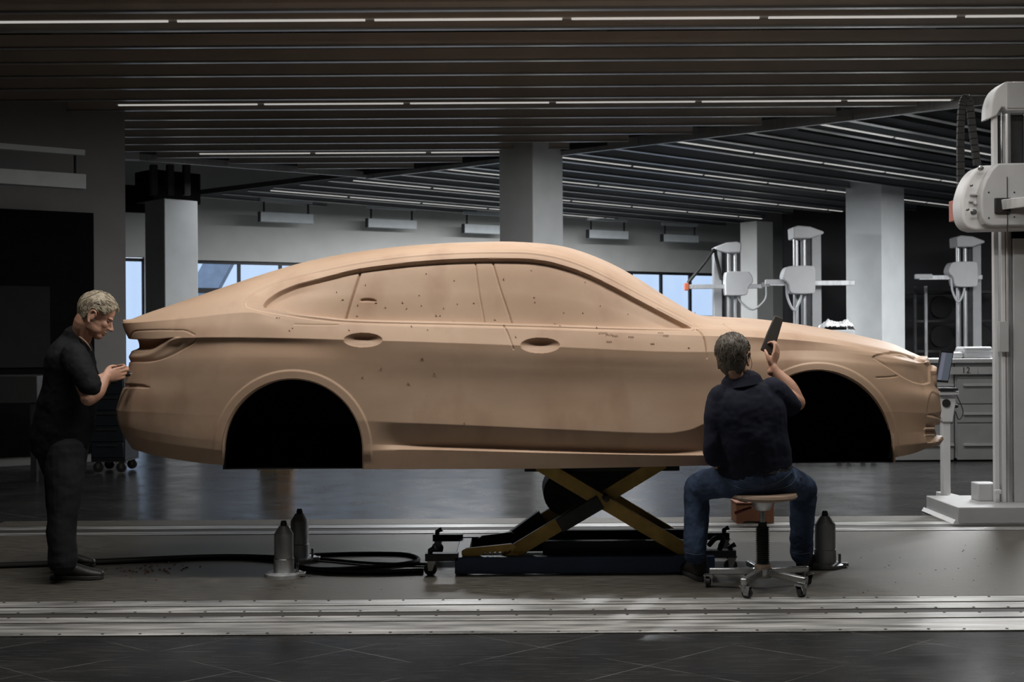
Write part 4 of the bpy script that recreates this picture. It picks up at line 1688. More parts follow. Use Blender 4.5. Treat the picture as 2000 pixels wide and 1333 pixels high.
# cap
cap = catmull([(xl - 0.03, 3.14), (xl - 0.02, 3.26), (xl + 0.02, 3.36), (xl + 0.09, 3.425)], 6)
out = [(x, z) for x, z in cap] + [(xl + 0.5, 3.43), (xl + 0.5, 3.20), (xl + 0.10, 3.20), (xl + 0.085, 3.225), (xl + 0.06, 3.225), (xl + 0.02, 3.16)]
MB().prism(out, 9.60, 9.80).build('top_cap', M_white, parent=mm, bevel=0.010)
MB().box((xl + 0.31, 9.595, 3.315), (0.42, 0.012, 0.20)).build('cap_front', M_grey, parent=mm, bevel=0.003)
# carriage
dC = 9.38
carr = [(1926, 322), (1912, 327), (1898, 341), (1887, 362), (1880, 388), (1880, 412), (1884, 432), (1894, 445), (1908, 450)]
o2 = [(P(px, py, dC).x, P(px, py, dC).z) for px, py in catmull(carr, 4)]
o2 += [(P(2060, 447, dC).x, P(2060, 447, dC).z), (P(2060, 320, dC).x, P(2060, 320, dC).z)]
cr = MB().prism(o2, 9.40, 9.60).build('carriage', M_white, parent=mm, bevel=0.02, bevel_seg=4)
fr = [(1946, 320), (1934, 332), (1922, 352), (1914, 375), (1913, 400), (1915, 425), (1922, 438), (1934, 443)]
o3 = [(P(px, py, 9.33).x, P(px, py, 9.33).z) for px, py in fr] + [(P(2060, 441, 9.33).x, P(2060, 441, 9.33).z), (P(2060, 318, 9.33).x, P(2060, 318, 9.33).z)]
MB().prism(o3, 9.30, 9.42).build('carriage_front', M_grey, parent=mm, bevel=0.015, bevel_seg=3)
p = P(1966, 405, 9.29)
MB().box((P(1967, 400, 9.3).x, 9.298, P(1967, 400, 9.3).z), (0.004, 0.012, 0.42)).build('seam', M_darksteel, parent=mm)
for (px, py, r) in ((1915, 329, .022), (1901, 415, .024), (1889, 410, .012), (1896, 363, .011)):
    c = P(px, py, 9.36)
    MB().lathe([(r, 0), (r, 0.012), (r * 0.75, 0.024), (0, 0.026)], c, n=18, axis=Matrix.Rotation(math.radians(90), 4, 'X')).build('screw_knob', M_chrome, parent=mm)
for (px, py) in ((1931, 376), (1981, 376), (1931, 426), (1981, 424)):
    c = P(px, py, 9.30)
    MB().lathe([(0.006, 0), (0.006, 0.004), (0, 0.004)], c, n=10, axis=Matrix.Rotation(math.radians(90), 4, 'X')).build('screw', M_darksteel, parent=mm)
# small embossed maker's lettering: three short dashes of unreadable print
for (px, py, w) in ((1903, 380, .055), (1898, 393, .035), (1905, 398, .018)):
    c = P(px, py, 9.375)
    MB().box((c.x, 9.383, c.z), (w, 0.03, 0.010)).build('print_mark', M_cabinet, parent=mm)
c = P(1950, 402, 9.29)
MB().box((c.x + 0.03, 9.29, c.z), (0.115, 0.03, 0.115)).build('ram_port', M_rubber, parent=mm, bevel=0.004)
MB().bar((c.x + 0.03, 9.30, c.z + 0.005), (c.x + 1.0, 8.9, c.z + 0.10), 0.07, 0.078).build('ram', M_alu, parent=mm, bevel=0.004)
c = P(1871, 411, 9.7)
MB().box((c.x - 0.012, 9.75, c.z), (0.035, 0.14, 0.165)).build('ram_end_cap', M_red, parent=mm, bevel=0.004)
MB().box((c.x + 0.05, 9.75, c.z), (0.10, 0.12, 0.15)).build('ram_end', M_alu, parent=mm, bevel=0.004)
# flat cable chain looping from the ceiling carrier to the ram
def ribbon(pts, w, th):
    mb = MB()
    pts = [Vector(p) for p in pts]
    for i in range(len(pts) - 1):
        mb.bar(pts[i], pts[i + 1] + (pts[i + 1] - pts[i]) * 0.15, w, th, up=(0, 1, 0))
    return mb


lp = catmull([P(1877, 395, 9.75), P(1876, 330, 9.75), P(1876, 260, 9.75), P(1879, 206, 9.75), P(1886, 190, 9.75), P(1893, 200, 9.75), P(1900, 260, 9.7), P(1909, 325, 9.65)], 10)
# link by link
mb = MB()
step = lp[::2]
for i in range(len(step) - 1):
    a, b_ = Vector(step[i]), Vector(step[i + 1])
    mb.bar(a, a + (b_ - a) * 0.88, 0.035, 0.055, up=(1, 0, 0))
mb.build('cable_chain', M_rubber, parent=mm, bevel=0.002)

# ---------------- measuring machines in the background
def bg_machine(label, px, d, lean=1, ramz=2.50, arm_l=0.9, arm_r=0.3, loop='L'):
    x = xf(px, d)
    c_s = lean
    t = thing('measuring_machine', label, 'measuring machine', (x, d, 0), 'measuring machines')
    s = lean
    MB().box((x, d, 0.09), (1.0, 0.9, 0.18)).build('base', M_grey, parent=t, bevel=0.01)
    MB().box((x + s * 0.27, d + 0.1, 1.75), (0.17, 0.24, 3.1)).build('rear_column', M_grey, parent=t, bevel=0.01)
    for q in (-0.10, 0.04):
        MB().tube([(x + q * s, d, 0.18), (x + q * s, d, 3.25)], 0.05, n=14).build('guide_tube', M_alu, parent=t)
    MB().box((x + 0.14 * s, d + 0.06, 1.7), (0.07, 0.1, 3.1)).build('inner_cover', M_darksteel, parent=t)
    out = [(x - s * 0.18, 3.22), (x - s * 0.19, 3.42), (x - s * 0.10, 3.45), (x + s * 0.12, 3.43), (x + s * 0.36, 3.34), (x + s * 0.36, 3.30), (x + s * 0.12, 3.22)]
    MB().prism(out, d - 0.2, d + 0.25).build('top_cap', M_white, parent=t, bevel=0.02)
    zc = ramz + 0.05
    pr = catmull([(-0.40, 0.05), (-0.34, 0.22), (-0.20, 0.25), (0.10, 0.25), (0.16, 0.20), (0.17, 0), (0.16, -0.20), (0.10, -0.24), (-0.20, -0.24), (-0.28, -0.20), (-0.31, -0.06)], 4, True)
    MB().prism([(x + s * a, zc + b_) for a, b_ in pr], d - 0.34, d - 0.02).build('carriage', M_white, parent=t, bevel=0.02)
    s = 1
    MB().bar((x - s * arm_l, d - 0.18, ramz), (x + s * arm_r, d - 0.18, ramz), 0.09, 0.09).build('ram', M_alu, parent=t, bevel=0.006)
    if loop == 'L':
        MB().box((x - s * (arm_l + 0.03), d - 0.18, ramz), (0.08, 0.13, 0.15)).build('ram_end_cap', M_red, parent=t, bevel=0.008)
        lp = catmull([(x - s * arm_l, d - 0.18, ramz + 0.08), (x - s * (arm_l * 0.62), d - 0.18, ramz + 0.5), (x - s * (arm_l * 0.40), d - 0.15, ramz + 0.76), (x - s * arm_l * 0.34, d - 0.1, ramz + 0.6), (x - s * 0.2, d - 0.05, ramz + 0.15)], 8)
        MB().tube([tuple(v) for v in lp], 0.035, n=8).build('cable_chain', M_rubber, parent=t)
        MB().box((x + s * (arm_r + 0.05), d - 0.18, ramz + 0.03), (0.16, 0.12, 0.10)).build('probe_head', M_white, parent=t, bevel=0.01)
        e0, e1 = x + s * (arm_r + 0.07), x + s * 0.10
    else:
        MB().box((x - s * (arm_l - 0.1), d - 0.18, ramz + 0.02), (0.34, 0.10, 0.10)).build('probe_head', M_white, parent=t, bevel=0.02)
        e0, e1 = x - s * 0.05, x - s * 0.33
    hs = catmull([(e0, d - 0.25, ramz), (e0 - 0.03 * s, d - 0.25, ramz - 0.28), ((e0 + e1) / 2, d - 0.25, ramz - 0.48), (e1 + 0.03 * s, d - 0.25, ramz - 0.28), (e1, d - 0.25, ramz - 0.02)], 8)
    MB().tube([tuple(v) for v in hs], 0.022, n=8).build('hose', M_white, parent=t)
    return t



bg_machine('white measuring machine with red ram cap before the rear windows', 1428, 25.6, lean=-1, ramz=2.52, arm_l=0.92, arm_r=0.62, loop='L')
bg_machine('white measuring machine standing just left of the right column', 1566, 22.1, lean=1, ramz=2.42, arm_l=0.62, arm_r=0.9, loop='R')
bg_machine('dim measuring machine in the dark bay right of the right column', 1882, 24.4, lean=1, ramz=2.62, arm_l=0.95, arm_r=0.3, loop='R')

# ---------------- wheel rack in the dark bay
dR = 25.6
rk = thing('wheel_rack', 'black rack holding car wheels in the dark right bay', 'rack', (xf(1850, dR), dR, 0))
xr0, xr1 = xf(1776, dR), xf(1935, dR)
for px in (1778, 1799, 1866, 1934):
    MB().box((xf(px, dR), dR - 0.3, 1.25), (0.05, 0.06, 2.5)).build('upright', M_darksteel if px != 1799 else M_steel, parent=rk)
for py in (572, 628, 686):
    zz = P(1850, py, dR).z
    MB().box(((xr0 + xr1) / 2, dR, zz), (xr1 - xr0, 0.6, 0.05)).build('shelf', M_darksteel, parent=rk)
M_tyre = M('tyre_rubber', (0.012, 0.012, 0.013), 0.8)
M_rim = M('dim_alloy', (0.70, 0.70, 0.72), 0.4, 0.2)


def wheel(px, py, lab, r=0.235):
    c = P(px, py, dR - 0.18)
    t = thing('car_wheel', lab, 'wheel', (c.x, c.y, c.z - r), 'car wheels on the rack')
    ax = Matrix.Rotation(math.radians(90), 4, 'X')
    MB().lathe([(r * 0.74, -0.09), (r * 0.95, -0.10), (r, -0.07), (r, 0.07), (r * 0.95, 0.10), (r * 0.74, 0.09)], c, n=32, axis=ax).build('tyre', M_tyre, parent=t)
    MB().lathe([(r * 0.70, -0.05), (r * 0.75, -0.09), (r * 0.75, 0.09), (r * 0.70, 0.05), (r * 0.68, 0.0)], c, n=32, axis=ax).build('rim', M_rim, parent=t)
    for k in range(10):
        a = 2 * math.pi * k / 10
        dv = Vector((math.cos(a), 0, math.sin(a)))
        MB().bar(c + dv * r * 0.12 + Vector((0, -0.06, 0)), c + dv * r * 0.72 + Vector((0, -0.07, 0)), 0.03, 0.03, up=(0, 1, 0)).build('spoke', M_rim, parent=t)
    MB().lathe([(0, -0.02), (r * 0.16, -0.02), (r * 0.16, 0.05), (0, 0.05)], c + Vector((0, -0.03, 0)), n=16, axis=ax).build('hub_cap', M_rim, parent=t)


wheel(1836, 600.5, 'car wheel on the upper shelf of the dark rack')
wheel(1836, 657.5, 'car wheel on the lower shelf of the dark rack, left of the arm')
wheel(1912, 657.5, 'car wheel on the lower shelf beside the big machine')

# ---------------- drawer cabinets and worktop at the right
dCab = 14.2
def cab(px0, px1, label, drawers=True):
    x0, x1 = xf(px0, dCab), xf(px1, dCab)
    t = thing('drawer_cabinet', label, 'cabinet', ((x0 + x1) / 2, dCab + 0.3, 0), 'grey drawer cabinets')
    MB().box(((x0 + x1) / 2, dCab + 0.32, 0.58), (x1 - x0, 0.6, 1.10)).build('body', M_cabinet, parent=t, bevel=0.006)
    MB().box(((x0 + x1) / 2, dCab + 0.34, 0.03), (x1 - x0 - 0.04, 0.55, 0.06)).build('plinth', M_darksteel, parent=t)
    zs = [P(1900, py, dCab).z for py in (734, 790, 827, 900)]
    for i in range(3):
        z1, z0 = zs[i] - 0.008, zs[i + 1] + 0.008
        f = MB().box(((x0 + x1) / 2, dCab + 0.01, (z0 + z1) / 2), (x1 - x0 - 0.03, 0.025, z1 - z0)).build('drawer', M_cabinet, parent=t, bevel=0.004)
        MB().box(((x0 + x1) / 2 + 0.03, dCab - 0.02, z1 - 0.10 if i != 2 else z1 - 0.24), (x1 - x0 - 0.10, 0.035, 0.03)).build('handle', M_white, parent=f, bevel=0.004)
    return t


cab(1736, 1864, 'grey drawer cabinet half hidden behind the car nose')
cab(1866, 2050, 'grey drawer cabinet beside the big measuring machine')
x0, x1 = xf(1736, dCab), xf(2050, dCab)
o = MB().box(((x0 + x1) / 2, dCab + 0.30, 1.16), (x1 - x0, 0.70, 0.05)).build('worktop', M_white, bevel=0.006)
tag(o, 'white worktop lying across the grey drawer cabinets', 'worktop')
# paper label strip with the number 12 under the worktop edge
lab_ = thing('number_label', 'white strip with the number 12 below the worktop edge', 'label', (xf(1880, dCab), dCab - 0.03, 1.06))
xs0, xs1 = xf(1852, dCab), xf(1905, dCab)
zc = P(1880, 724, dCab).z
MB().box(((xs0 + xs1) / 2, dCab - 0.062, zc), (xs1 - xs0, 0.01, 0.085)).build('strip', M_white, parent=lab_)
MB().box((xf(1925, dCab), dCab - 0.062, zc), (0.22, 0.01, 0.085)).build('strip', M_white, parent=lab_)
def text_mesh(name, body, size, loc, rot, mat, parent=None, extrude=0.001):
    cu = bpy.data.curves.new(name, 'FONT')
    cu.body = body
    cu.size = size
    cu.extrude = extrude
    cu.align_x, cu.align_y = 'CENTER', 'CENTER'
    tmp = bpy.data.objects.new(name + '_tmp', cu)
    COL.objects.link(tmp)
    tmp.matrix_world = Matrix.Translation(loc) @ rot
    bpy.context.view_layer.update()
    me = bpy.data.meshes.new_from_object(tmp.evaluated_get(bpy.context.evaluated_depsgraph_get()))
    me.transform(tmp.matrix_world)
    bpy.data.objects.remove(tmp)
    bpy.data.curves.remove(cu)
    return link_me(name, me, mat, parent, smooth=False)


text_mesh('number', '12', 0.10, Vector((xf(1882, dCab), dCab - 0.070, zc)), Matrix.Rotation(math.radians(90), 4, 'X'), M_darksteel, lab_)
# pale plastic boxes on the worktop
def tray(px0, px1, py0, label):
    x0, x1 = xf(px0, dCab), xf(px1, dCab)
    z1 = P(px0, py0, dCab).z
    z0 = 1.185
    t = thing('plastic_case', label, 'case', ((x0 + x1) / 2, dCab + 0.2, z0), 'pale cases on the worktop')
    MB().box(((x0 + x1) / 2, dCab + 0.2, (z0 + z1) / 2), (x1 - x0, 0.3, z1 - z0)).build('body', M_grey, parent=t, bevel=0.025, bevel_seg=3)
    MB().box(((x0 + x1) / 2, dCab + 0.2, z1 - 0.05), (x1 - x0 + 0.008, 0.306, 0.012)).build('lid_seam', M_cabinet, parent=t, bevel=0.004)


tray(1863, 1884, 688, 'small pale case on the worktop beside the laptop screen')
tray(1886, 1942, 678, 'large pale case on the worktop touching the measuring machine')

# ---------------- laptop on a white stand in front of the nose
dL = 10.5
ls = thing('laptop_stand', 'white column stand with a round port in front of the car nose', 'stand', (xf(1845, dL), dL, 0))
MB().box((xf(1845, dL), dL, 0.50), (0.066, 0.07, 0.84)).build('post', M_white, parent=ls, bevel=0.004)
fa, fb_ = Vector((xf(1838, 10.6), 10.65, 0.055)), Vector((xf(1886, 10.2), 10.15, 0.055))
MB().bar(fa, fb_, 0.075, 0.075).build('foot', M_white, parent=ls, bevel=0.004)
MB().bar(fb_, fb_ + (fb_ - fa).normalized() * 0.012, 0.07, 0.07).build('foot_cap', M_rubber, parent=ls)
MB().box((fa.x + 0.03, 10.60, 0.012), (0.05, 0.05, 0.024)).build('foot_pad', M_rubber, parent=ls)
MB().box((fb_.x - 0.02, 10.18, 0.012), (0.05, 0.05, 0.024)).build('foot_pad', M_rubber, parent=ls)
zt_, zb2 = P(1845, 762, dL).z, P(1845, 824, dL).z
hp = [(P(1826, 775, dL).x, zt_ - 0.05), (P(1863, 775, dL).x, zt_ - 0.05), (P(1861, 800, dL).x, (zt_ + zb2) / 2), (P(1856, 822, dL).x, zb2), (P(1836, 822, dL).x, zb2), (P(1826, 800, dL).x, (zt_ + zb2) / 2)]
hd = MB().prism(hp, dL - 0.06, dL + 0.06).build('bracket', M_white, parent=ls, bevel=0.006)
c = P(1848, 788, dL - 0.065)
MB().lathe([(0, 0), (0.035, 0), (0.035, 0.008), (0, 0.008)], c, n=20, axis=Matrix.Rotation(math.radians(90), 4, 'X')).build('port', M_rubber, parent=hd)
MB().box((P(1845, 768, dL).x, dL, zt_ - 0.022), (0.17, 0.22, 0.030)).build('tray', M_white, parent=ls, bevel=0.004)
MB().lathe([(0.012, -0.015), (0.018, 0), (0.012, 0.03)], P(1864, 794, dL - 0.02), n=10, axis=Matrix.Rotation(math.radians(90), 4, 'Y')).build('clamp_knob', M_rubber, parent=ls)
cb = catmull([P(1862, 762, dL), P(1872, 780, dL), P(1881, 805, dL), P(1873, 820, dL), P(1865, 803, dL)], 8)
o = MB().tube([tuple(v) for v in cb], 0.004, n=6).build('cable', M_rubber, parent=ls)
lt = thing('laptop', 'open dark laptop standing on the white stand', 'laptop', (P(1843, 760, dL).x, dL, zt_ - 0.005))
zb3 = zt_ - 0.004
MB().box((P(1843, 760, dL).x, dL - 0.02, zb3 + 0.012), (0.155, 0.22, 0.024)).build('keyboard_base', M_rubber, parent=lt, bevel=0.004)
sc0, sc1 = P(1828, 745, dL), P(1851, 745, dL)
pts = [P(1827, 746, dL - 0.06), P(1852, 748, dL - 0.02), P(1863, 687, dL + 0.03), P(1838, 685, dL - 0.01)]
nrm = (pts[1] - pts[0]).cross(pts[3] - pts[0]).normalized()
if nrm.y > 0:
    nrm = -nrm
def quad_slab(pts, th, nm, mat, par, off=0.0, inset=0.0):
    c = sum(pts, Vector()) / 4
    q = [p + (c - p) * inset + nrm * off for p in pts]
    b2 = [p - nrm * th for p in q]
    link_mesh(nm, q + b2, [(0, 1, 2, 3), (7, 6, 5, 4), (0, 4, 5, 1), (1, 5, 6, 2), (2, 6, 7, 3), (3, 7, 4, 0)], mat, par, smooth=False)


M_screen = emit('laptop_screen', (0.085, 0.10, 0.125), 0.6)
M_screen2 = emit('laptop_window', (0.15, 0.155, 0.21), 0.6)
quad_slab(pts, 0.012, 'lid', M_rubber, lt)
quad_slab(pts, 0.001, 'screen', M_screen, lt, off=0.002, inset=0.12)
a_, b_, c_, d_ = pts
sub = [a_ + (b_ - a_) * 0.12, a_ + (b_ - a_) * 0.42, d_ + (c_ - d_) * 0.42, d_ + (c_ - d_) * 0.12]
sub = [p * 0.88 + sum(sub, Vector()) / 4 * 0.12 for p in sub]
quad_slab(sub, 0.001, 'screen_window', M_screen2, lt, off=0.0035)

# ---------------- low white cart seen below the car, with castors
dT = 14.1
ct = thing('low_cart', 'low white wheeled platform seen under the car sill at right', 'cart', (xf(1640, dT), dT, 0))
x0, x1 = xf(1548, dT), xf(1722, dT)
MB().box(((x0 + x1) / 2, dT + 0.3, 0.10), (x1 - x0, 0.6, 0.05)).build('platform', M_white, parent=ct, bevel=0.006)
for px in (1560, 1660, 1708):
    castor(ct, Vector((xf(px, dT), dT + 0.08, 0.038)), 0.03)
    castor(ct, Vector((xf(px, dT), dT + 0.5, 0.038)), 0.03)

# ---------------- covered trolley far behind the bonnet
dK = 19.5
tr = thing('tool_trolley', 'grey trolley behind the bonnet left of the right column', 'trolley', (xf(1630, dK), dK, 0))
x0, x1 = xf(1604, dK), xf(1662, dK)
zc = P(1630, 645, dK).z
MB().box(((x0 + x1) / 2, dK, (zc + 0.12) / 2), (x1 - x0, 0.4, zc - 0.12)).build('body', M_cabinet, parent=tr, bevel=0.01)
for sx in (x0 + 0.05, x1 - 0.05):
    castor(tr, Vector((sx, dK, 0.045)), 0.04)
bpy_me = bpy.data.meshes.new('sheet')
n1, n2 = 26, 16
vs, fs = [], []
for i in range(n1 + 1):
    for j in range(n2 + 1):
        u, v = i / n1, j / n2
        e = min(1, 4 * min(u, 1 - u), 4 * min(v, 1 - v) + 0.2)
        hgt = 0.16 * e ** 0.5 * (0.75 + 0.25 * math.sin(9 * u + 3 * v) * math.sin(7 * v)) + rng.uniform(-0.018, 0.018)
        vs.append((x0 - 0.02 + u * (x1 - x0 + 0.04), dK - 0.2 + v * 0.4, zc + 0.004 + max(0, hgt) * (0 if e < 0.21 and False else 1)))
for i in range(n1):
    for j in range(n2):
        k = i * (n2 + 1) + j
        fs.append((k, k + n2 + 1, k + n2 + 2, k + 1))
o = link_mesh('crumpled_sheet', vs, fs, M('white_film', (0.75, 0.76, 0.77), 0.3), None, angle=20)
so = o.modifiers.new('s', 'SOLIDIFY')
so.thickness = 0.006
tag(o, 'crumpled white sheet lying on the trolley behind the bonnet', 'sheet')

# ---------------- dark furniture at the left behind the standing man
dB = 13.4
M_navy = M('blue_black_enamel', (0.012, 0.016, 0.022), 0.4, var=0.15)
tc_ = thing('tool_cabinet', 'blue-black wheeled tool cabinet between the standing man and the car tail', 'cabinet', (xf(214, dB), dB, 0))
x0, x1 = xf(176, dB), xf(243, dB)
ztop = P(214, 735, dB).z
MB().box(((x0 + x1) / 2, dB + 0.25, (ztop + 0.14) / 2), (x1 - x0, 0.5, ztop - 0.14)).build('body', M_navy, parent=tc_, bevel=0.01)
nd = 5
hh = (ztop - 0.2) / nd
for i in range(nd):
    zc = 0.17 + hh * (i + 0.5)
    f = MB().box(((x0 + x1) / 2, dB - 0.005, zc), (x1 - x0 - 0.03, 0.02, hh - 0.012)).build('drawer', M_navy, parent=tc_, bevel=0.004)
    MB().box(((x0 + x1) / 2, dB - 0.025, zc + hh * 0.3), (0.22, 0.02, 0.015)).build('handle', M_darksteel, parent=f)
for sx in (x0 + 0.06, x1 - 0.06):
    castor(tc_, Vector((sx, dB + 0.06, 0.062)), 0.055)
    castor(tc_, Vector((sx, dB + 0.44, 0.062)), 0.055)
MB().box(((x0 + x1) / 2, dB + 0.25, 0.135), (x1 - x0, 0.48, 0.02)).build('chassis', M_darksteel, parent=tc_)
# dark bench at far left
dH = 12.6
bn = thing('work_bench', 'dark work bench at the far left edge behind the standing man', 'bench', (xf(10, dH), dH, 0))
x0, x1 = xf(-140, dH), xf(72, dH)
zt2 = P(40, 735, dH).z
MB().box(((x0 + x1) / 2, dH + 0.3, zt2 - 0.14), (x1 - x0, 0.6, 0.28)).build('top', M('bench_grey', (0.035, 0.035, 0.036), 0.6), parent=bn, bevel=0.008)
for sx in (x0 + 0.05, x1 - 0.05):
    for sy in (0.05, 0.55):
        MB().box((sx, dH + sy, (zt2 - 0.28) / 2), (0.06, 0.06, zt2 - 0.28)).build('leg', M_darksteel, parent=bn)
# yellow pedestal behind the car: only its reflection and top show
dY = 14.0
yp = thing('yellow_pedestal', 'yellow pedestal behind the rear wheel arch, mirrored in the floor', 'pedestal', (xf(538, dY), dY, 0))
MB().box((xf(538, dY), dY + 0.15, 0.03), (0.42, 0.4, 0.06)).build('foot', M_yellow, parent=yp, bevel=0.006)
MB().box((xf(552, dY), dY + 0.1, 0.55), (0.16, 0.2, 1.0)).build('post', M('orange_paint', (0.42, 0.20, 0.04), 0.5), parent=yp, bevel=0.006)
MB().box((xf(520, dY), dY + 0.12, 0.40), (0.18, 0.18, 0.7)).build('box', M('olive_paint', (0.10, 0.085, 0.05), 0.5), parent=yp, bevel=0.006)
# ================================================================== people
from mathutils.bvhtree import BVHTree

M_skin = M('skin', (0.46, 0.255, 0.175), 0.5, var=0.08, scale=14, bump=0.05, bscale=120)
M_shirt_navy = M('navy_cotton', (0.0105, 0.0125, 0.024), 0.85, var=0.2, scale=5, bump=0.35, bscale=14, spec=0.2)
M_shirt_black = M('black_cotton', (0.0055, 0.0060, 0.0070), 0.85, var=0.2, scale=5, bump=0.35, bscale=14, spec=0.2)
M_jeans = M('blue_denim', (0.036, 0.055, 0.098), 0.85, var=0.35, scale=7, bump=0.35, bscale=22, spec=0.2)
M_trousers = M('dark_trousers', (0.016, 0.017, 0.019), 0.85, var=0.25, scale=6, bump=0.4, bscale=16, spec=0.2)
M_hair_grey = M('grey_blond_hair', (0.30, 0.255, 0.185), 0.6, var=0.35, scale=40, bump=0.5, bscale=90, stretch=(1, 3, 1))
M_hair_brown = M('grey_brown_hair', (0.075, 0.062, 0.047), 0.55, var=0.4, scale=40, bump=0.5, bscale=90, stretch=(3, 1, 1))
M_shoe = M('dark_leather', (0.018, 0.017, 0.015), 0.5, var=0.25, bump=0.2)
M_sole = M('dark_sole', (0.026, 0.026, 0.026), 0.7)
M_eye = M('eye_shade', (0.10, 0.07, 0.055), 0.3, var=0.1)


def limb(pts, radii, n=18, ref=(0, 0, 1), sub=4):
    pts = [Vector(p) for p in pts]
    rr = [(r, r) if isinstance(r, (int, float)) else r for r in radii]
    c = catmull([(*p, *r) for p, r in zip(pts, rr)], sub)
    P3 = [Vector(q[:3]) for q in c]
    R = [(max(q[3], 1e-4), max(q[4], 1e-4)) for q in c]
    t0 = (P3[0] - P3[1]).normalized()
    t1 = (P3[-1] - P3[-2]).normalized()
    pre, prer, post_, postr = [], [], [], []
    for f, k in ((0.95, 0.25), (0.8, 0.6), (0.45, 0.9)):
        pre.append(P3[0] + t0 * min(R[0]) * f)
        prer.append((R[0][0] * k, R[0][1] * k))
    for f, k in ((0.45, 0.9), (0.8, 0.6), (0.95, 0.25)):
        post_.append(P3[-1] + t1 * min(R[-1]) * f)
        postr.append((R[-1][0] * k, R[-1][1] * k))
    P3 = pre + P3 + post_
    R = prer + R + postr
    vs, fs = [], []
    ref = Vector(ref)
    for i, p in enumerate(P3):
        t = (P3[min(i + 1, len(P3) - 1)] - P3[max(i - 1, 0)]).normalized()
        s = t.cross(ref)
        if s.length < 1e-4:
            s = t.cross(Vector((1, 0.01, 0)))
        s.normalize()
        u = s.cross(t)
        for j in range(n):
            a = 2 * math.pi * j / n
            vs.append(p + s * (R[i][0] * math.cos(a)) + u * (R[i][1] * math.sin(a)))
    for i in range(len(P3) - 1):
        for j in range(n):
            fs.append((i * n + j, i * n + (j + 1) % n, (i + 1) * n + (j + 1) % n, (i + 1) * n + j))
    fs.append(tuple(range(n - 1, -1, -1)))
    fs.append(tuple((len(P3) - 1) * n + j for j in range(n)))
    return vs, fs


def ell(c, r, m=None, n=18, k=12):
    vs, fs = [], []
    for i in range(k + 1):
        th = math.pi * i / k
        for j in range(n):
            a = 2 * math.pi * j / n
            v = Vector((r[0] * math.sin(th) * math.cos(a), r[1] * math.sin(th) * math.sin(a), r[2] * math.cos(th)))
            vs.append(v + Vector(c))
    for i in range(k):
        for j in range(n):
            fs.append((i * n + j, (i + 1) * n + j, (i + 1) * n + (j + 1) % n, i * n + (j + 1) % n))
    if m is not None:
        vs = [m @ v for v in vs]
    return vs, fs


def xform(shape, m):
    return [m @ Vector(v) for v in shape[0]], shape[1]


def blob(name, shapes, voxel, mat, parent, smooth=4, factor=0.5, wrinkle=0.0, wscale=0.08):
    mb = MB()
    for v, f in shapes:
        mb.add(v, f)
    me = bpy.data.meshes.new(name + '_raw')
    me.from_pydata(mb.v, [], mb.f)
    bm = bmesh.new()
    bm.from_mesh(me)
    bmesh.ops.remove_doubles(bm, verts=bm.verts, dist=1e-5)
    bmesh.ops.recalc_face_normals(bm, faces=bm.faces)
    bm.to_mesh(me)
    bm.free()
    tmp = bpy.data.objects.new(name + '_raw', me)
    COL.objects.link(tmp)
    r = tmp.modifiers.new('remesh', 'REMESH')
    r.mode = 'VOXEL'
    r.voxel_size = voxel
    s = tmp.modifiers.new('smooth', 'SMOOTH')
    s.iterations = smooth
    s.factor = factor
    if wrinkle > 0:
        tx = bpy.data.textures.new(name + '_folds', 'CLOUDS')
        tx.noise_scale = wscale
        tx.noise_depth = 2
        d = tmp.modifiers.new('folds', 'DISPLACE')
        d.texture = tx
        d.texture_coords = 'GLOBAL'
        d.strength = wrinkle
        d.mid_level = 0.5
    dg = bpy.context.evaluated_depsgraph_get()
    me2 = bpy.data.meshes.new_from_object(tmp.evaluated_get(dg))
    me2.name = name
    bpy.data.objects.remove(tmp)
    return link_me(name, me2, mat, parent, smooth=True, angle=None)


def head_shapes(m):
    S = []
    S.append(ell((-.012, 0, .040), (.098, .078, .086)))
    S.append(ell((.025, 0, -.025), (.062, .060, .085)))
    S.append(ell((.050, 0, -.090), (.032, .034, .024)))
    for s in (-1, 1):
        S.append(ell((.015, s * .043, -.060), (.045, .018, .030)))
        S.append(ell((.052, s * .036, -.020), (.026, .022, .024)))
        S.append(ell((.098, s * .010, -.034), (.011, .008, .008)))
        em = Matrix.Translation((-.010, s * .080, -.008)) @ Matrix.Rotation(s * 0.45, 4, 'Z') @ Matrix.Rotation(0.15, 4, 'Y')
        S.append(ell((-.004, s * .004, 0), (.016, .006, .028), em))
        S.append(xform(limb([(.010, s * .002, .010), (.004, s * .009, .028), (-.012, s * .013, .032), (-.024, s * .014, .018), (-.024, s * .012, -.004),
                             (-.014, s * .008, -.024), (-.003, s * .004, -.036)], [.0055, .006, .0062, .0062, .006, .006, .0075], n=10, sub=3), em))
    S.append(ell((.070, 0, .022), (.020, .048, .012)))
    S.append(limb([(.082, 0, .012), (.094, 0, -.010), (.107, 0, -.030)], [.007, .009, .012], n=12, ref=(0, 1, 0)))
    S.append(ell((.082, 0, -.058), (.012, .023, .006)))
    S.append(ell((.080, 0, -.070), (.012, .020, .007)))
    return [xform(s, m) for s in S]


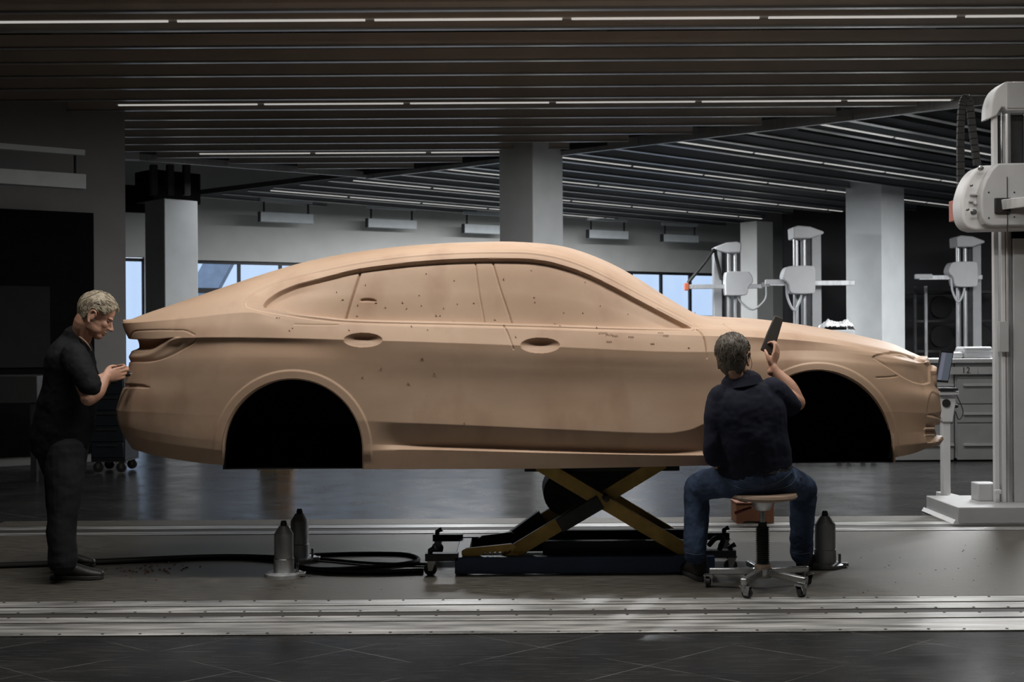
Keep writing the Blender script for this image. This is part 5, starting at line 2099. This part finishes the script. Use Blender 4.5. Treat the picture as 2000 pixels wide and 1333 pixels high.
def hair(name, m, mat, parent, length=0.012, seed=1, zmin_pts=None, nape=0.0):
    r_ = np.random.default_rng(seed)
    nu, nv = 110, 70
    zx = zmin_pts or [(-.14, -.075), (-.06, -.075), (-.045, -.065), (-.035, .020), (.012, .026), (.035, .012), (.055, .045), (.075, .078), (.11, .085)]
    vs, fs = [], []
    c = Vector((-.012, 0, .040))
    strand = gsm(r_.normal(0, 1, nu * 3), 1.2)[:nu]
    for i in range(nv + 1):
        th = math.pi * 0.92 * i / nv
        for j in range(nu):
            a = 2 * math.pi * j / nu
            d = Vector((math.sin(th) * math.cos(a), math.sin(th) * math.sin(a), math.cos(th)))
            p = Vector((d.x * .098, d.y * .078, d.z * .086))
            if d.z < -0.1:       # nape tapers in to the neck
                p.x *= 1 - 0.30 * (-d.z - 0.1) * (1 if d.x < 0 else 0)
                p.z *= 1.25 + nape
            q = p + c
            zm = np.interp(q.x, [z[0] for z in zx], [z[1] for z in zx])
            k = min(1, max(0, (q.z - zm) / 0.014))
            lump = 0.45 * math.sin(a * 5 + 3 * th) * math.sin(th * 5 + seed) + 0.4 * strand[j] + 0.10 * r_.normal()
            thick = length * (0.8 + 0.25 * lump) * (1.0 + 0.4 * max(0, d.z)) * k - 0.010 * (1 - k)
            vs.append(m @ (q + d * thick))
    for i in range(nv):
        for j in range(nu):
            fs.append((i * nu + j, (i + 1) * nu + j, (i + 1) * nu + (j + 1) % nu, i * nu + (j + 1) % nu))
    fs.append(tuple(range(nu)))
    o = link_mesh(name, vs, fs, mat, parent, angle=None)
    # loose strands combed over the cap
    mb = MB()
    ci = m @ c
    comb = m.to_3x3() @ Vector((0.75, 0.25, -0.35))
    cnt = 0
    while cnt < 520:
        i, j = int(r_.integers(2, int(nv * 0.72))), int(r_.integers(0, nu))
        p = Vector(vs[i * nu + j])
        loc = m.inverted() @ p
        zm = np.interp(loc.x, [z[0] for z in zx], [z[1] for z in zx])
        if loc.z < zm + 0.012:
            cnt += 1
            continue
        nn = (p - ci).normalized()
        dirv = (comb + Vector(r_.normal(0, 0.35, 3)))
        if loc.x < -0.03:
            dirv = m.to_3x3() @ Vector((-0.25, 0, -1)) + Vector(r_.normal(0, 0.3, 3))
        dirv = (dirv - nn * dirv.dot(nn)).normalized()
        L = r_.uniform(0.02, 0.04)
        pts = [p + nn * (0.001 + 0.003 * math.sin(math.pi * q)) + dirv * (L * q) - nn * (L * q) ** 2 / 0.18 for q in (0, .35, .7, 1.0)]
        mb.tube(pts, [0.0016, 0.0022, 0.0017, 0.0004], n=4)
        cnt += 1
    st = mb.build('hair_strands', mat, parent=o)
    st['kind'] = 'stuff'
    return o


def hand_shapes(m, curl=1.0, side=1, spread=0.0, thumb=None):
    """hand in its own frame: wrist at origin, fingers along +x, palm faces +y*side, thumb up (+z)"""
    S = [limb([(-.03, 0, 0), (.0, 0, 0), (.03, .002 * side, 0), (.065, .0, .0), (.088, -.002 * side, 0)],
              [(.021, .026), (.019, .028), (.016, .036), (.0145, .041), (.012, .038)], ref=(0, 0, 1), n=16)]
    base = [(.090, .030), (.096, .010), (.091, -.011), (.082, -.030)]
    lens = [(.040, .025, .020), (.044, .029, .021), (.041, .026, .020), (.032, .020, .018)]
    for k, ((bx, bz), L) in enumerate(zip(base, lens)):
        a = 0.0
        p = Vector((bx - 0.02, -.001 * side, bz))
        pts = [p, Vector((bx, -.002 * side, bz))]
        an = 0.25 * curl
        for li in L:
            q = pts[-1] + Vector((math.cos(an) * li, math.sin(an) * li * side, (0.012 * spread) * (1.5 - k)))
            pts.append(q)
            an += 0.95 * curl
        S.append(limb(pts, [.0095, .0098, .0088, .0080, .0068], n=12, ref=(0, 0, 1), sub=3))
    th = thumb or [(.012, .006, .024), (.035, .016, .042), (.062, .024, .050), (.088, .028, .046)]
    S.append(limb([(x, y * side, z) for x, y, z in th], [.0135, .0125, .0105, .0082], n=12, sub=4))
    return [xform(s, m) for s in S]


def frame(o, x, z):
    x = Vector(x).normalized()
    z = Vector(z)
    z = (z - x * z.dot(x)).normalized()
    y = z.cross(x)
    m = Matrix((( *x, 0), (*y, 0), (*z, 0), (0, 0, 0, 1))).transposed()
    m.translation = o
    return m


# ------------------------------------------------------------------ standing man
manA = thing('person', 'standing man in black T-shirt and dark trousers working at the car tail', 'person', (FP(140, 1128).x, 7.42, 0))
hmA = Matrix.Translation(P(188, 619, 7.38)) @ Matrix.Rotation(math.radians(16), 4, 'Z') @ Matrix.Rotation(math.radians(27), 4, 'Y') @ Matrix.Scale(1.07, 4)
S = head_shapes(hmA)
nb_ = P(147, 668, 7.41)
S.append(limb([hmA @ Vector((-.035, 0, .0)), hmA @ Vector((-.045, 0, -.055)), P(158, 660, 7.40), nb_], [(.058, .058), (.058, .062), (.062, .066), (.068, .066)], ref=(0, 1, 0)))
# inner torso and legs
S.append(limb([nb_, P(142, 705, 7.41), P(132, 770, 7.41), P(122, 850, 7.41), P(125, 890, 7.41)], [(.07, .06), (.11, .08), (.13, .10), (.13, .11), (.12, .10)], ref=(1, 0, 0)))
for dy, hip, knee, ank in ((-.10, P(125, 890, 7.30), P(125, 985, 7.28), P(122, 1075, 7.26)), (.10, P(122, 890, 7.52), P(120, 985, 7.56), P(118, 1062, 7.60))):
    S.append(limb([hip, (hip + knee) / 2, knee, (knee + ank) / 2, ank], [.075, .068, .052, .050, .036], ref=(1, 0, 0)))
# near (right) arm
shN, elN, wrN = P(140, 700, 7.22), P(174, 776, 7.16), P(205, 737, 7.24)
S.append(limb([shN, (shN + elN) / 2, elN], [.044, .046, .047]))
S.append(limb([elN + Vector((-.004, 0, -.004)), elN * 0.6 + wrN * 0.4 + Vector((.012, 0, -.012)), wrN], [.048, .045, .030]))
hN = frame(wrN, P(236, 729, 7.30) - wrN, (0.25, 0.25, 1))
S += hand_shapes(hN, curl=1.0, side=1)
# far (left) arm
shF, elF, wrF = P(150, 698, 7.62), P(186, 765, 7.62), P(216, 728, 7.44)
S.append(limb([shF, (shF + elF) / 2, elF], [.044, .045, .045]))
S.append(limb([elF, elF * 0.55 + wrF * 0.45, wrF], [.045, .043, .029]))
hF = frame(wrF, P(250, 720, 7.38) - wrF, (0.1, -0.8, 1))
S += hand_shapes(hF, curl=0.55, side=-1)
bodyA = blob('body', S, 0.0040, M_skin, manA, smooth=3)
hair('hair', hmA, M_hair_grey, manA, length=0.014, seed=3, nape=0.22, zmin_pts=[(-.14, -.105), (-.06, -.105), (-.045, -.075), (-.035, .020), (.012, .026), (.035, .012), (.055, .045), (.075, .078), (.11, .085)])
for s in (-1, 1):
    MB().add(*ell((.066, s * .030, .004), (.0135, .0135, .0115), hmA)).build('eye', M_eye, parent=manA)
# T-shirt
T = [limb([P(149, 662, 7.41), P(143, 682, 7.41), P(138, 710, 7.41), P(137, 750, 7.41), P(132, 790, 7.41), P(123, 830, 7.41), P(117, 862, 7.41)],
          [(.095, .085), (.185, .115), (.215, .138), (.200, .152), (.195, .168), (.19, .175), (.185, .172)], ref=(1, 0, 0), n=28)]
T.append(limb([P(146, 696, 7.24), P(157, 722, 7.19), P(176, 754, 7.17)], [(.085, .080), (.080, .078), (.074, .070)]))
T.append(limb([P(150, 696, 7.58), P(162, 722, 7.62), P(180, 750, 7.63)], [(.085, .080), (.078, .075), (.070, .066)]))
shirtA = blob('t_shirt', T, 0.007, M_shirt_black, manA, smooth=6, wrinkle=0.022, wscale=0.10)
MB().tube([tuple(v) for v in catmull([P(138, 648, 7.40), P(150, 655, 7.338), P(164, 665, 7.328), P(174, 677, 7.345), P(178, 685, 7.38)], 6)], 0.0045, n=8).build('collar', M('collar_trim', (0.30, 0.22, 0.17), 0.8), parent=manA)
# trousers
T = [limb([P(120, 850, 7.41), P(122, 880, 7.41), P(124, 905, 7.41)], [(.175, .150), (.170, .150), (.15, .135)], ref=(1, 0, 0), n=24)]
T.append(limb([P(126, 885, 7.31), P(128, 930, 7.30), P(125, 990, 7.28), P(121, 1045, 7.27), P(123, 1098, 7.26)], [(.105, .118), (.102, .112), (.088, .090), (.082, .084), (.078, .082)], ref=(1, 0, 0)))
T.append(limb([P(124, 885, 7.51), P(124, 930, 7.53), P(121, 990, 7.56), P(119, 1040, 7.59), P(120, 1086, 7.61)], [(.105, .118), (.100, .112), (.088, .090), (.082, .084), (.078, .082)], ref=(1, 0, 0)))
blob('trousers', T, 0.007, M_trousers, manA, smooth=5, wrinkle=0.020, wscale=0.14)


def shoe(parent, heel, toe, mat=M_shoe):
    heel, toe = Vector(heel), Vector(toe)
    d = toe - heel
    L = d.length
    d.normalize()
    m = frame(heel, d, (0, 0, 1))
    k = L / 0.30
    up = [xform(limb([(.045 * k, 0, .065), (.10 * k, 0, .062), (.17 * k, 0, .050), (.24 * k, 0, .040), (.285 * k, 0, .034)],
                     [(.040, .058), (.042, .052), (.046, .040), (.047, .030), (.034, .022)], ref=(0, 0, 1), n=20), m),
          xform(limb([(.05 * k, 0, .08), (.055 * k, 0, .14)], [.046, .044], n=18), m)]
    o = blob('shoe', up, 0.005, mat, parent, smooth=3)
    out = catmull([(0.005, -.032), (.06, -.040), (.14, -.040), (.22, -.050), (.285, -.036), (.305, 0), (.285, .036), (.22, .050), (.14, .040), (.06, .040), (.005, .032), (-.012, 0)], 5, True)
    n = len(out)
    vs = [(x * k, y, 0.006) for x, y in out] + [(x * k, y, 0.030) for x, y in out]
    fs = [tuple(range(n - 1, -1, -1)), tuple(range(n, 2 * n))] + [(i, (i + 1) % n, n + (i + 1) % n, n + i) for i in range(n)]
    MB().add(vs, fs, m).build('sole', M_sole, parent=o, bevel=0.004)
    mb = MB()
    for i in range(4):
        x = (.12 + .028 * i) * k
        mb.tube([m @ Vector((x, y, .094 - .010 * i + 0.006 - 14 * y * y)) for y in np.linspace(-.026, .026, 7)], 0.0032, n=6)
    lc = mb.build('laces', M_sole, parent=o)
    lc['kind'] = 'stuff'
    return o


shoe(manA, FP(102, 1134) * 1.0, FP(201, 1133))
hl, tl = FP(98, 1108), FP(184, 1109)
shoe(manA, hl, tl)
# dark scraper held in both hands
sc_ = thing('clay_scraper', 'small dark scraper block held in the standing man\'s hands', 'tool', P(242, 732, 7.34))
c0, c1 = P(226, 733, 7.335), P(254, 730, 7.345)
MB().bar(c0, c1, 0.030, 0.034).build('handle', M_rubber, parent=sc_, bevel=0.006)
MB().bar(c1, c1 + (c1 - c0).normalized() * 0.012, 0.05, 0.006).build('blade', M_steel, parent=sc_)

# ------------------------------------------------------------------ seated man
manB = thing('person', 'seated man in navy polo shirt and jeans seen from behind on a stool', 'person', (ST.x, ST.y, 0))
hmB = Matrix.Translation(P(1433, 702, 6.87)) @ Matrix.Rotation(math.radians(66), 4, 'Z') @ Matrix.Rotation(math.radians(-6), 4, 'X') @ Matrix.Rotation(math.radians(8), 4, 'Y') @ Matrix.Scale(1.04, 4)
S = head_shapes(hmB)
S.append(limb([hmB @ Vector((-.03, 0, .0)), hmB @ Vector((-.035, 0, -.06)), P(1444, 742, 6.86), P(1450, 765, 6.86)], [(.048, .048), (.045, .046), (.048, .048), (.06, .055)], ref=(0, 1, 0)))
S.append(limb([P(1450, 762, 6.87), P(1455, 800, 6.87), P(1468, 860, 6.90), P(1475, 915, 6.93), P(1478, 930, 6.94)], [(.09, .06), (.13, .08), (.14, .09), (.13, .09), (.12, .08)], ref=(0, 1, 0)))
# raised right arm
shR, elR, wrR = P(1516, 768, 6.87), P(1556, 786, 6.99), P(1508, 718, 7.01)
S.append(limb([shR, (shR + elR) / 2, elR], [.046, .048, .048]))
S.append(limb([elR + Vector((.002, 0, -.004)), elR * 0.60 + wrR * 0.40 + Vector((.010, -.004, .008)), elR * 0.2 + wrR * 0.8, wrR], [.047, .046, .034, .029]))
tool_c = P(1508, 653, 7.06)
tool_ax = (P(1522, 617, 7.07) - P(1493, 690, 7.05)).normalized()
hR = frame(wrR, P(1517, 684, 7.03) - wrR, (-0.62, -0.78, -0.1))
S += hand_shapes(hR, curl=0.95, side=1, thumb=[(.010, .002, .022), (.030, .012, .040), (.056, .026, .050), (.080, .044, .050)])
# left arm in the lap
shL, elL, wrL = P(1398, 790, 6.86), P(1392, 885, 6.86), P(1412, 918, 7.06)
S.append(limb([shL, (shL + elL) / 2, elL], [.042, .042, .042]))
S.append(limb([elL, (elL + wrL) / 2, wrL], [.046, .042, .030]))
hL = frame(wrL, Vector((0.10, 0.12, -0.03)), (-0.6, 0.2, 0.6))
S += hand_shapes(hL, curl=0.5, side=-1)
# legs
kL, kR = P(1362, 955, 7.20), P(1569, 957, 7.22)
aL, aR = P(1357, 1066, 7.17), P(1566, 1066, 7.35)
for hip, kn, an in ((P(1440, 940, 6.95), kL, aL), (P(1512, 940, 6.95), kR, aR)):
    S.append(limb([hip, (hip + kn) / 2, kn], [.070, .068, .054]))
    S.append(limb([kn, (kn + an) / 2, an], [.056, .054, .038]))
blob('body', S, 0.0040, M_skin, manB, smooth=3)
hair('hair', hmB, M_hair_brown, manB, length=0.014, seed=8, nape=0.45, zmin_pts=[(-.14, -.13), (-.06, -.13), (-.040, -.12), (-.030, -.030), (.015, .0), (.04, .020), (.055, .045), (.075, .078), (.11, .085)])
for s in (-1, 1):
    MB().add(*ell((.066, s * .030, .004), (.0135, .0135, .0115), hmB)).build('eye', M_eye, parent=manB)
# spectacles
gl = MB()
for s in (-1, 1):
    gl.tube([hmB @ Vector((-.012, s * .088, .014)), hmB @ Vector((.04, s * .082, .014)), hmB @ Vector((.096, s * .062, .010))], 0.0022, n=6)
    ring = [hmB @ Vector((.100 - .25 * abs(.034 + .024 * math.cos(q) - .03), s * (.034 + .024 * math.cos(q)), .002 + .017 * math.sin(q))) for q in np.linspace(0, 2 * math.pi, 17)]
    gl.tube(ring, 0.0020, n=6)
gl.tube([hmB @ Vector((.104, -.010, .006)), hmB @ Vector((.104, .010, .006))], 0.0020, n=6)
gl.build('spectacles', M_chrome, parent=manB)
MB().tube([tuple(v) for v in catmull([hmB @ Vector((-.012, -.092, .012)), hmB @ Vector((-.010, -.098, -.04)), hmB @ Vector((-.030, -.085, -.09)), P(1462, 745, 6.80)], 6)], 0.0015, n=5).build('spectacle_cord', M_rubber, parent=manB)
# polo shirt
T = [limb([P(1449, 752, 6.87), P(1452, 772, 6.87), P(1456, 800, 6.87), P(1463, 840, 6.88), P(1470, 880, 6.90), P(1475, 912, 6.92)],
          [(.120, .085), (.195, .115), (.222, .135), (.218, .140), (.212, .142), (.212, .140)], ref=(0, 1, 0), n=28)]
T.append(limb([P(1508, 764, 6.87), P(1526, 778, 6.91), P(1543, 792, 6.955)], [(.075, .080), (.070, .074), (.062, .066)]))
T.append(limb([P(1408, 776, 6.87), P(1397, 810, 6.86), P(1394, 860, 6.86), P(1396, 894, 6.875)], [(.070, .080), (.066, .072), (.058, .064), (.056, .060)], ref=(0, 1, 0)))
shirtB = blob('polo_shirt', T, 0.006, M_shirt_navy, manB, smooth=6, wrinkle=0.020, wscale=0.11)
# collar
cl = []
for q in np.linspace(-0.3, math.pi + 0.3, 21):
    cl.append(P(1450, 744, 6.87) + Vector((0.088 * math.cos(q), -0.082 * math.sin(q), 0.018 * math.cos(q) - 0.006)))
mbc = MB()
vs, fs = [], []
for i, p in enumerate(cl):
    o_ = Vector((p.x - P(1450, 744, 6.87).x, p.y - 6.87, 0)).normalized()
    vs += [p + Vector((0, 0, 0.022)) - o_ * 0.010, p + Vector((0, 0, 0.026)), p + o_ * 0.018 - Vector((0, 0, 0.022)), p + o_ * 0.010 - Vector((0, 0, 0.024))]
for i in range(len(cl) - 1):
    for j in range(4):
        fs.append((i * 4 + j, i * 4 + (j + 1) % 4, (i + 1) * 4 + (j + 1) % 4, (i + 1) * 4 + j))
mbc.add(vs, fs)
mbc.build('collar', M_shirt_navy, parent=manB)
# jeans
T = [limb([P(1476, 908, 6.925), P(1476, 922, 6.93), P(1477, 932, 6.94)], [(.198, .135), (.214, .145), (.215, .14)], ref=(0, 1, 0), n=28)]
for hip, kn, an, sx in ((P(1432, 940, 6.95), kL, P(1357, 1082, 7.17), -1), (P(1520, 940, 6.95), kR, P(1565, 1082, 7.35), 1)):
    T.append(limb([hip, hip * .5 + kn * .5 + Vector((0, 0, 0.012)), kn + Vector((0, 0, 0.008))], [(.100, .100), (.092, .093), (.078, .080)]))
    T.append(limb([kn + Vector((0, 0, .005)), kn * .6 + an * .4, an], [(.080, .078), (.072, .072), (.066, .066)], ref=(0, 1, 0)))
jeans = blob('jeans', T, 0.006, M_jeans, manB, smooth=5, wrinkle=0.022, wscale=0.08)
bpy.context.view_layer.update()
bvh = BVHTree.FromPolygons([v.co.copy() for v in jeans.data.vertices], [tuple(p.vertices) for p in jeans.data.polygons])


def on_jeans(px, py):
    o_ = Vector((0, 0, CAMH))
    d = (P(px, py, 7.0) - o_).normalized()
    h = bvh.ray_cast(o_, d)
    return (h[0] + h[1] * 0.0012) if h[0] is not None else None


M_thread = M('pale_thread', (0.10, 0.13, 0.18), 0.8)
for line in ([(1489, 926), (1489, 945), (1490, 972)], [(1415, 921), (1440, 935), (1466, 946), (1488, 950)], [(1490, 950), (1515, 944), (1535, 932), (1546, 922)],
             [(1414, 934), (1428, 946), (1448, 955), (1468, 957)], [(1512, 957), (1534, 952), (1548, 944), (1556, 930)],
             [(1340, 1080), (1356, 1084), (1373, 1083)], [(1544, 1079), (1562, 1083), (1582, 1080)]):
    pts = [on_jeans(*q) for q in catmull(line, 6)]
    pts = [q for q in pts if q is not None]
    if len(pts) > 2:
        MB().tube(pts, 0.0013, n=5).build('seam', M_thread, parent=manB)
# belt
bl = []
for q in np.linspace(0, 2 * math.pi, 33):
    bl.append(P(1476, 917, 6.925) + Vector((0.206 * math.cos(q), 0.143 * math.sin(q), 0.004)))
vs, fs = [], []
for i, p in enumerate(bl):
    vs += [p + Vector((0, 0, .016)), p - Vector((0, 0, .016))]
for i in range(len(bl) - 1):
    fs.append((2 * i, 2 * i + 1, 2 * i + 3, 2 * i + 2))
bo_ = link_mesh('belt', vs, fs, M_shoe, manB)
so = bo_.modifiers.new('s', 'SOLIDIFY')
so.thickness = 0.004
shoe(manB, FP(1376, 1138), FP(1327, 1116))
shoe(manB, FP(1563, 1124), FP(1586, 1098) + Vector((0.02, .05, 0)))
# dark sanding slab in his right hand
sl_t = thing('sanding_slab', 'long dark flat slab held up in the seated man\'s right hand', 'tool', tool_c)
t0, t1 = P(1497, 688, 7.045), P(1521, 620, 7.075)
side_v = (t1 - t0).normalized().cross(Vector((0, 1, 0)))
mb = MB()
ax = (t1 - t0)
L = ax.length
m = frame(t0, ax, (0, -1, 0))
out = [(-0.01, -.036), (L * .5, -.033), (L - 0.01, -.028), (L, -.022), (L, .026), (L * .5, .034), (0.0, .036)]
vs = [(x, y, -.011) for x, y in out] + [(x, y, .011) for x, y in out]
n = len(out)
fs = [tuple(range(n - 1, -1, -1)), tuple(range(n, 2 * n))] + [(i, (i + 1) % n, n + (i + 1) % n, n + i) for i in range(n)]
mb.add(vs, fs, m)
mb.build('plate', M('dark_brown_slab', (0.030, 0.024, 0.020), 0.6, var=0.2), parent=sl_t, bevel=0.004)
vs = [(x * 0.96 + 0.006, y * 0.9, -.0145) for x, y in out] + [(x * 0.96 + 0.006, y * 0.9, -.011) for x, y in out]
MB().add(vs, fs, m).build('abrasive_face', M_darksteel, parent=sl_t)
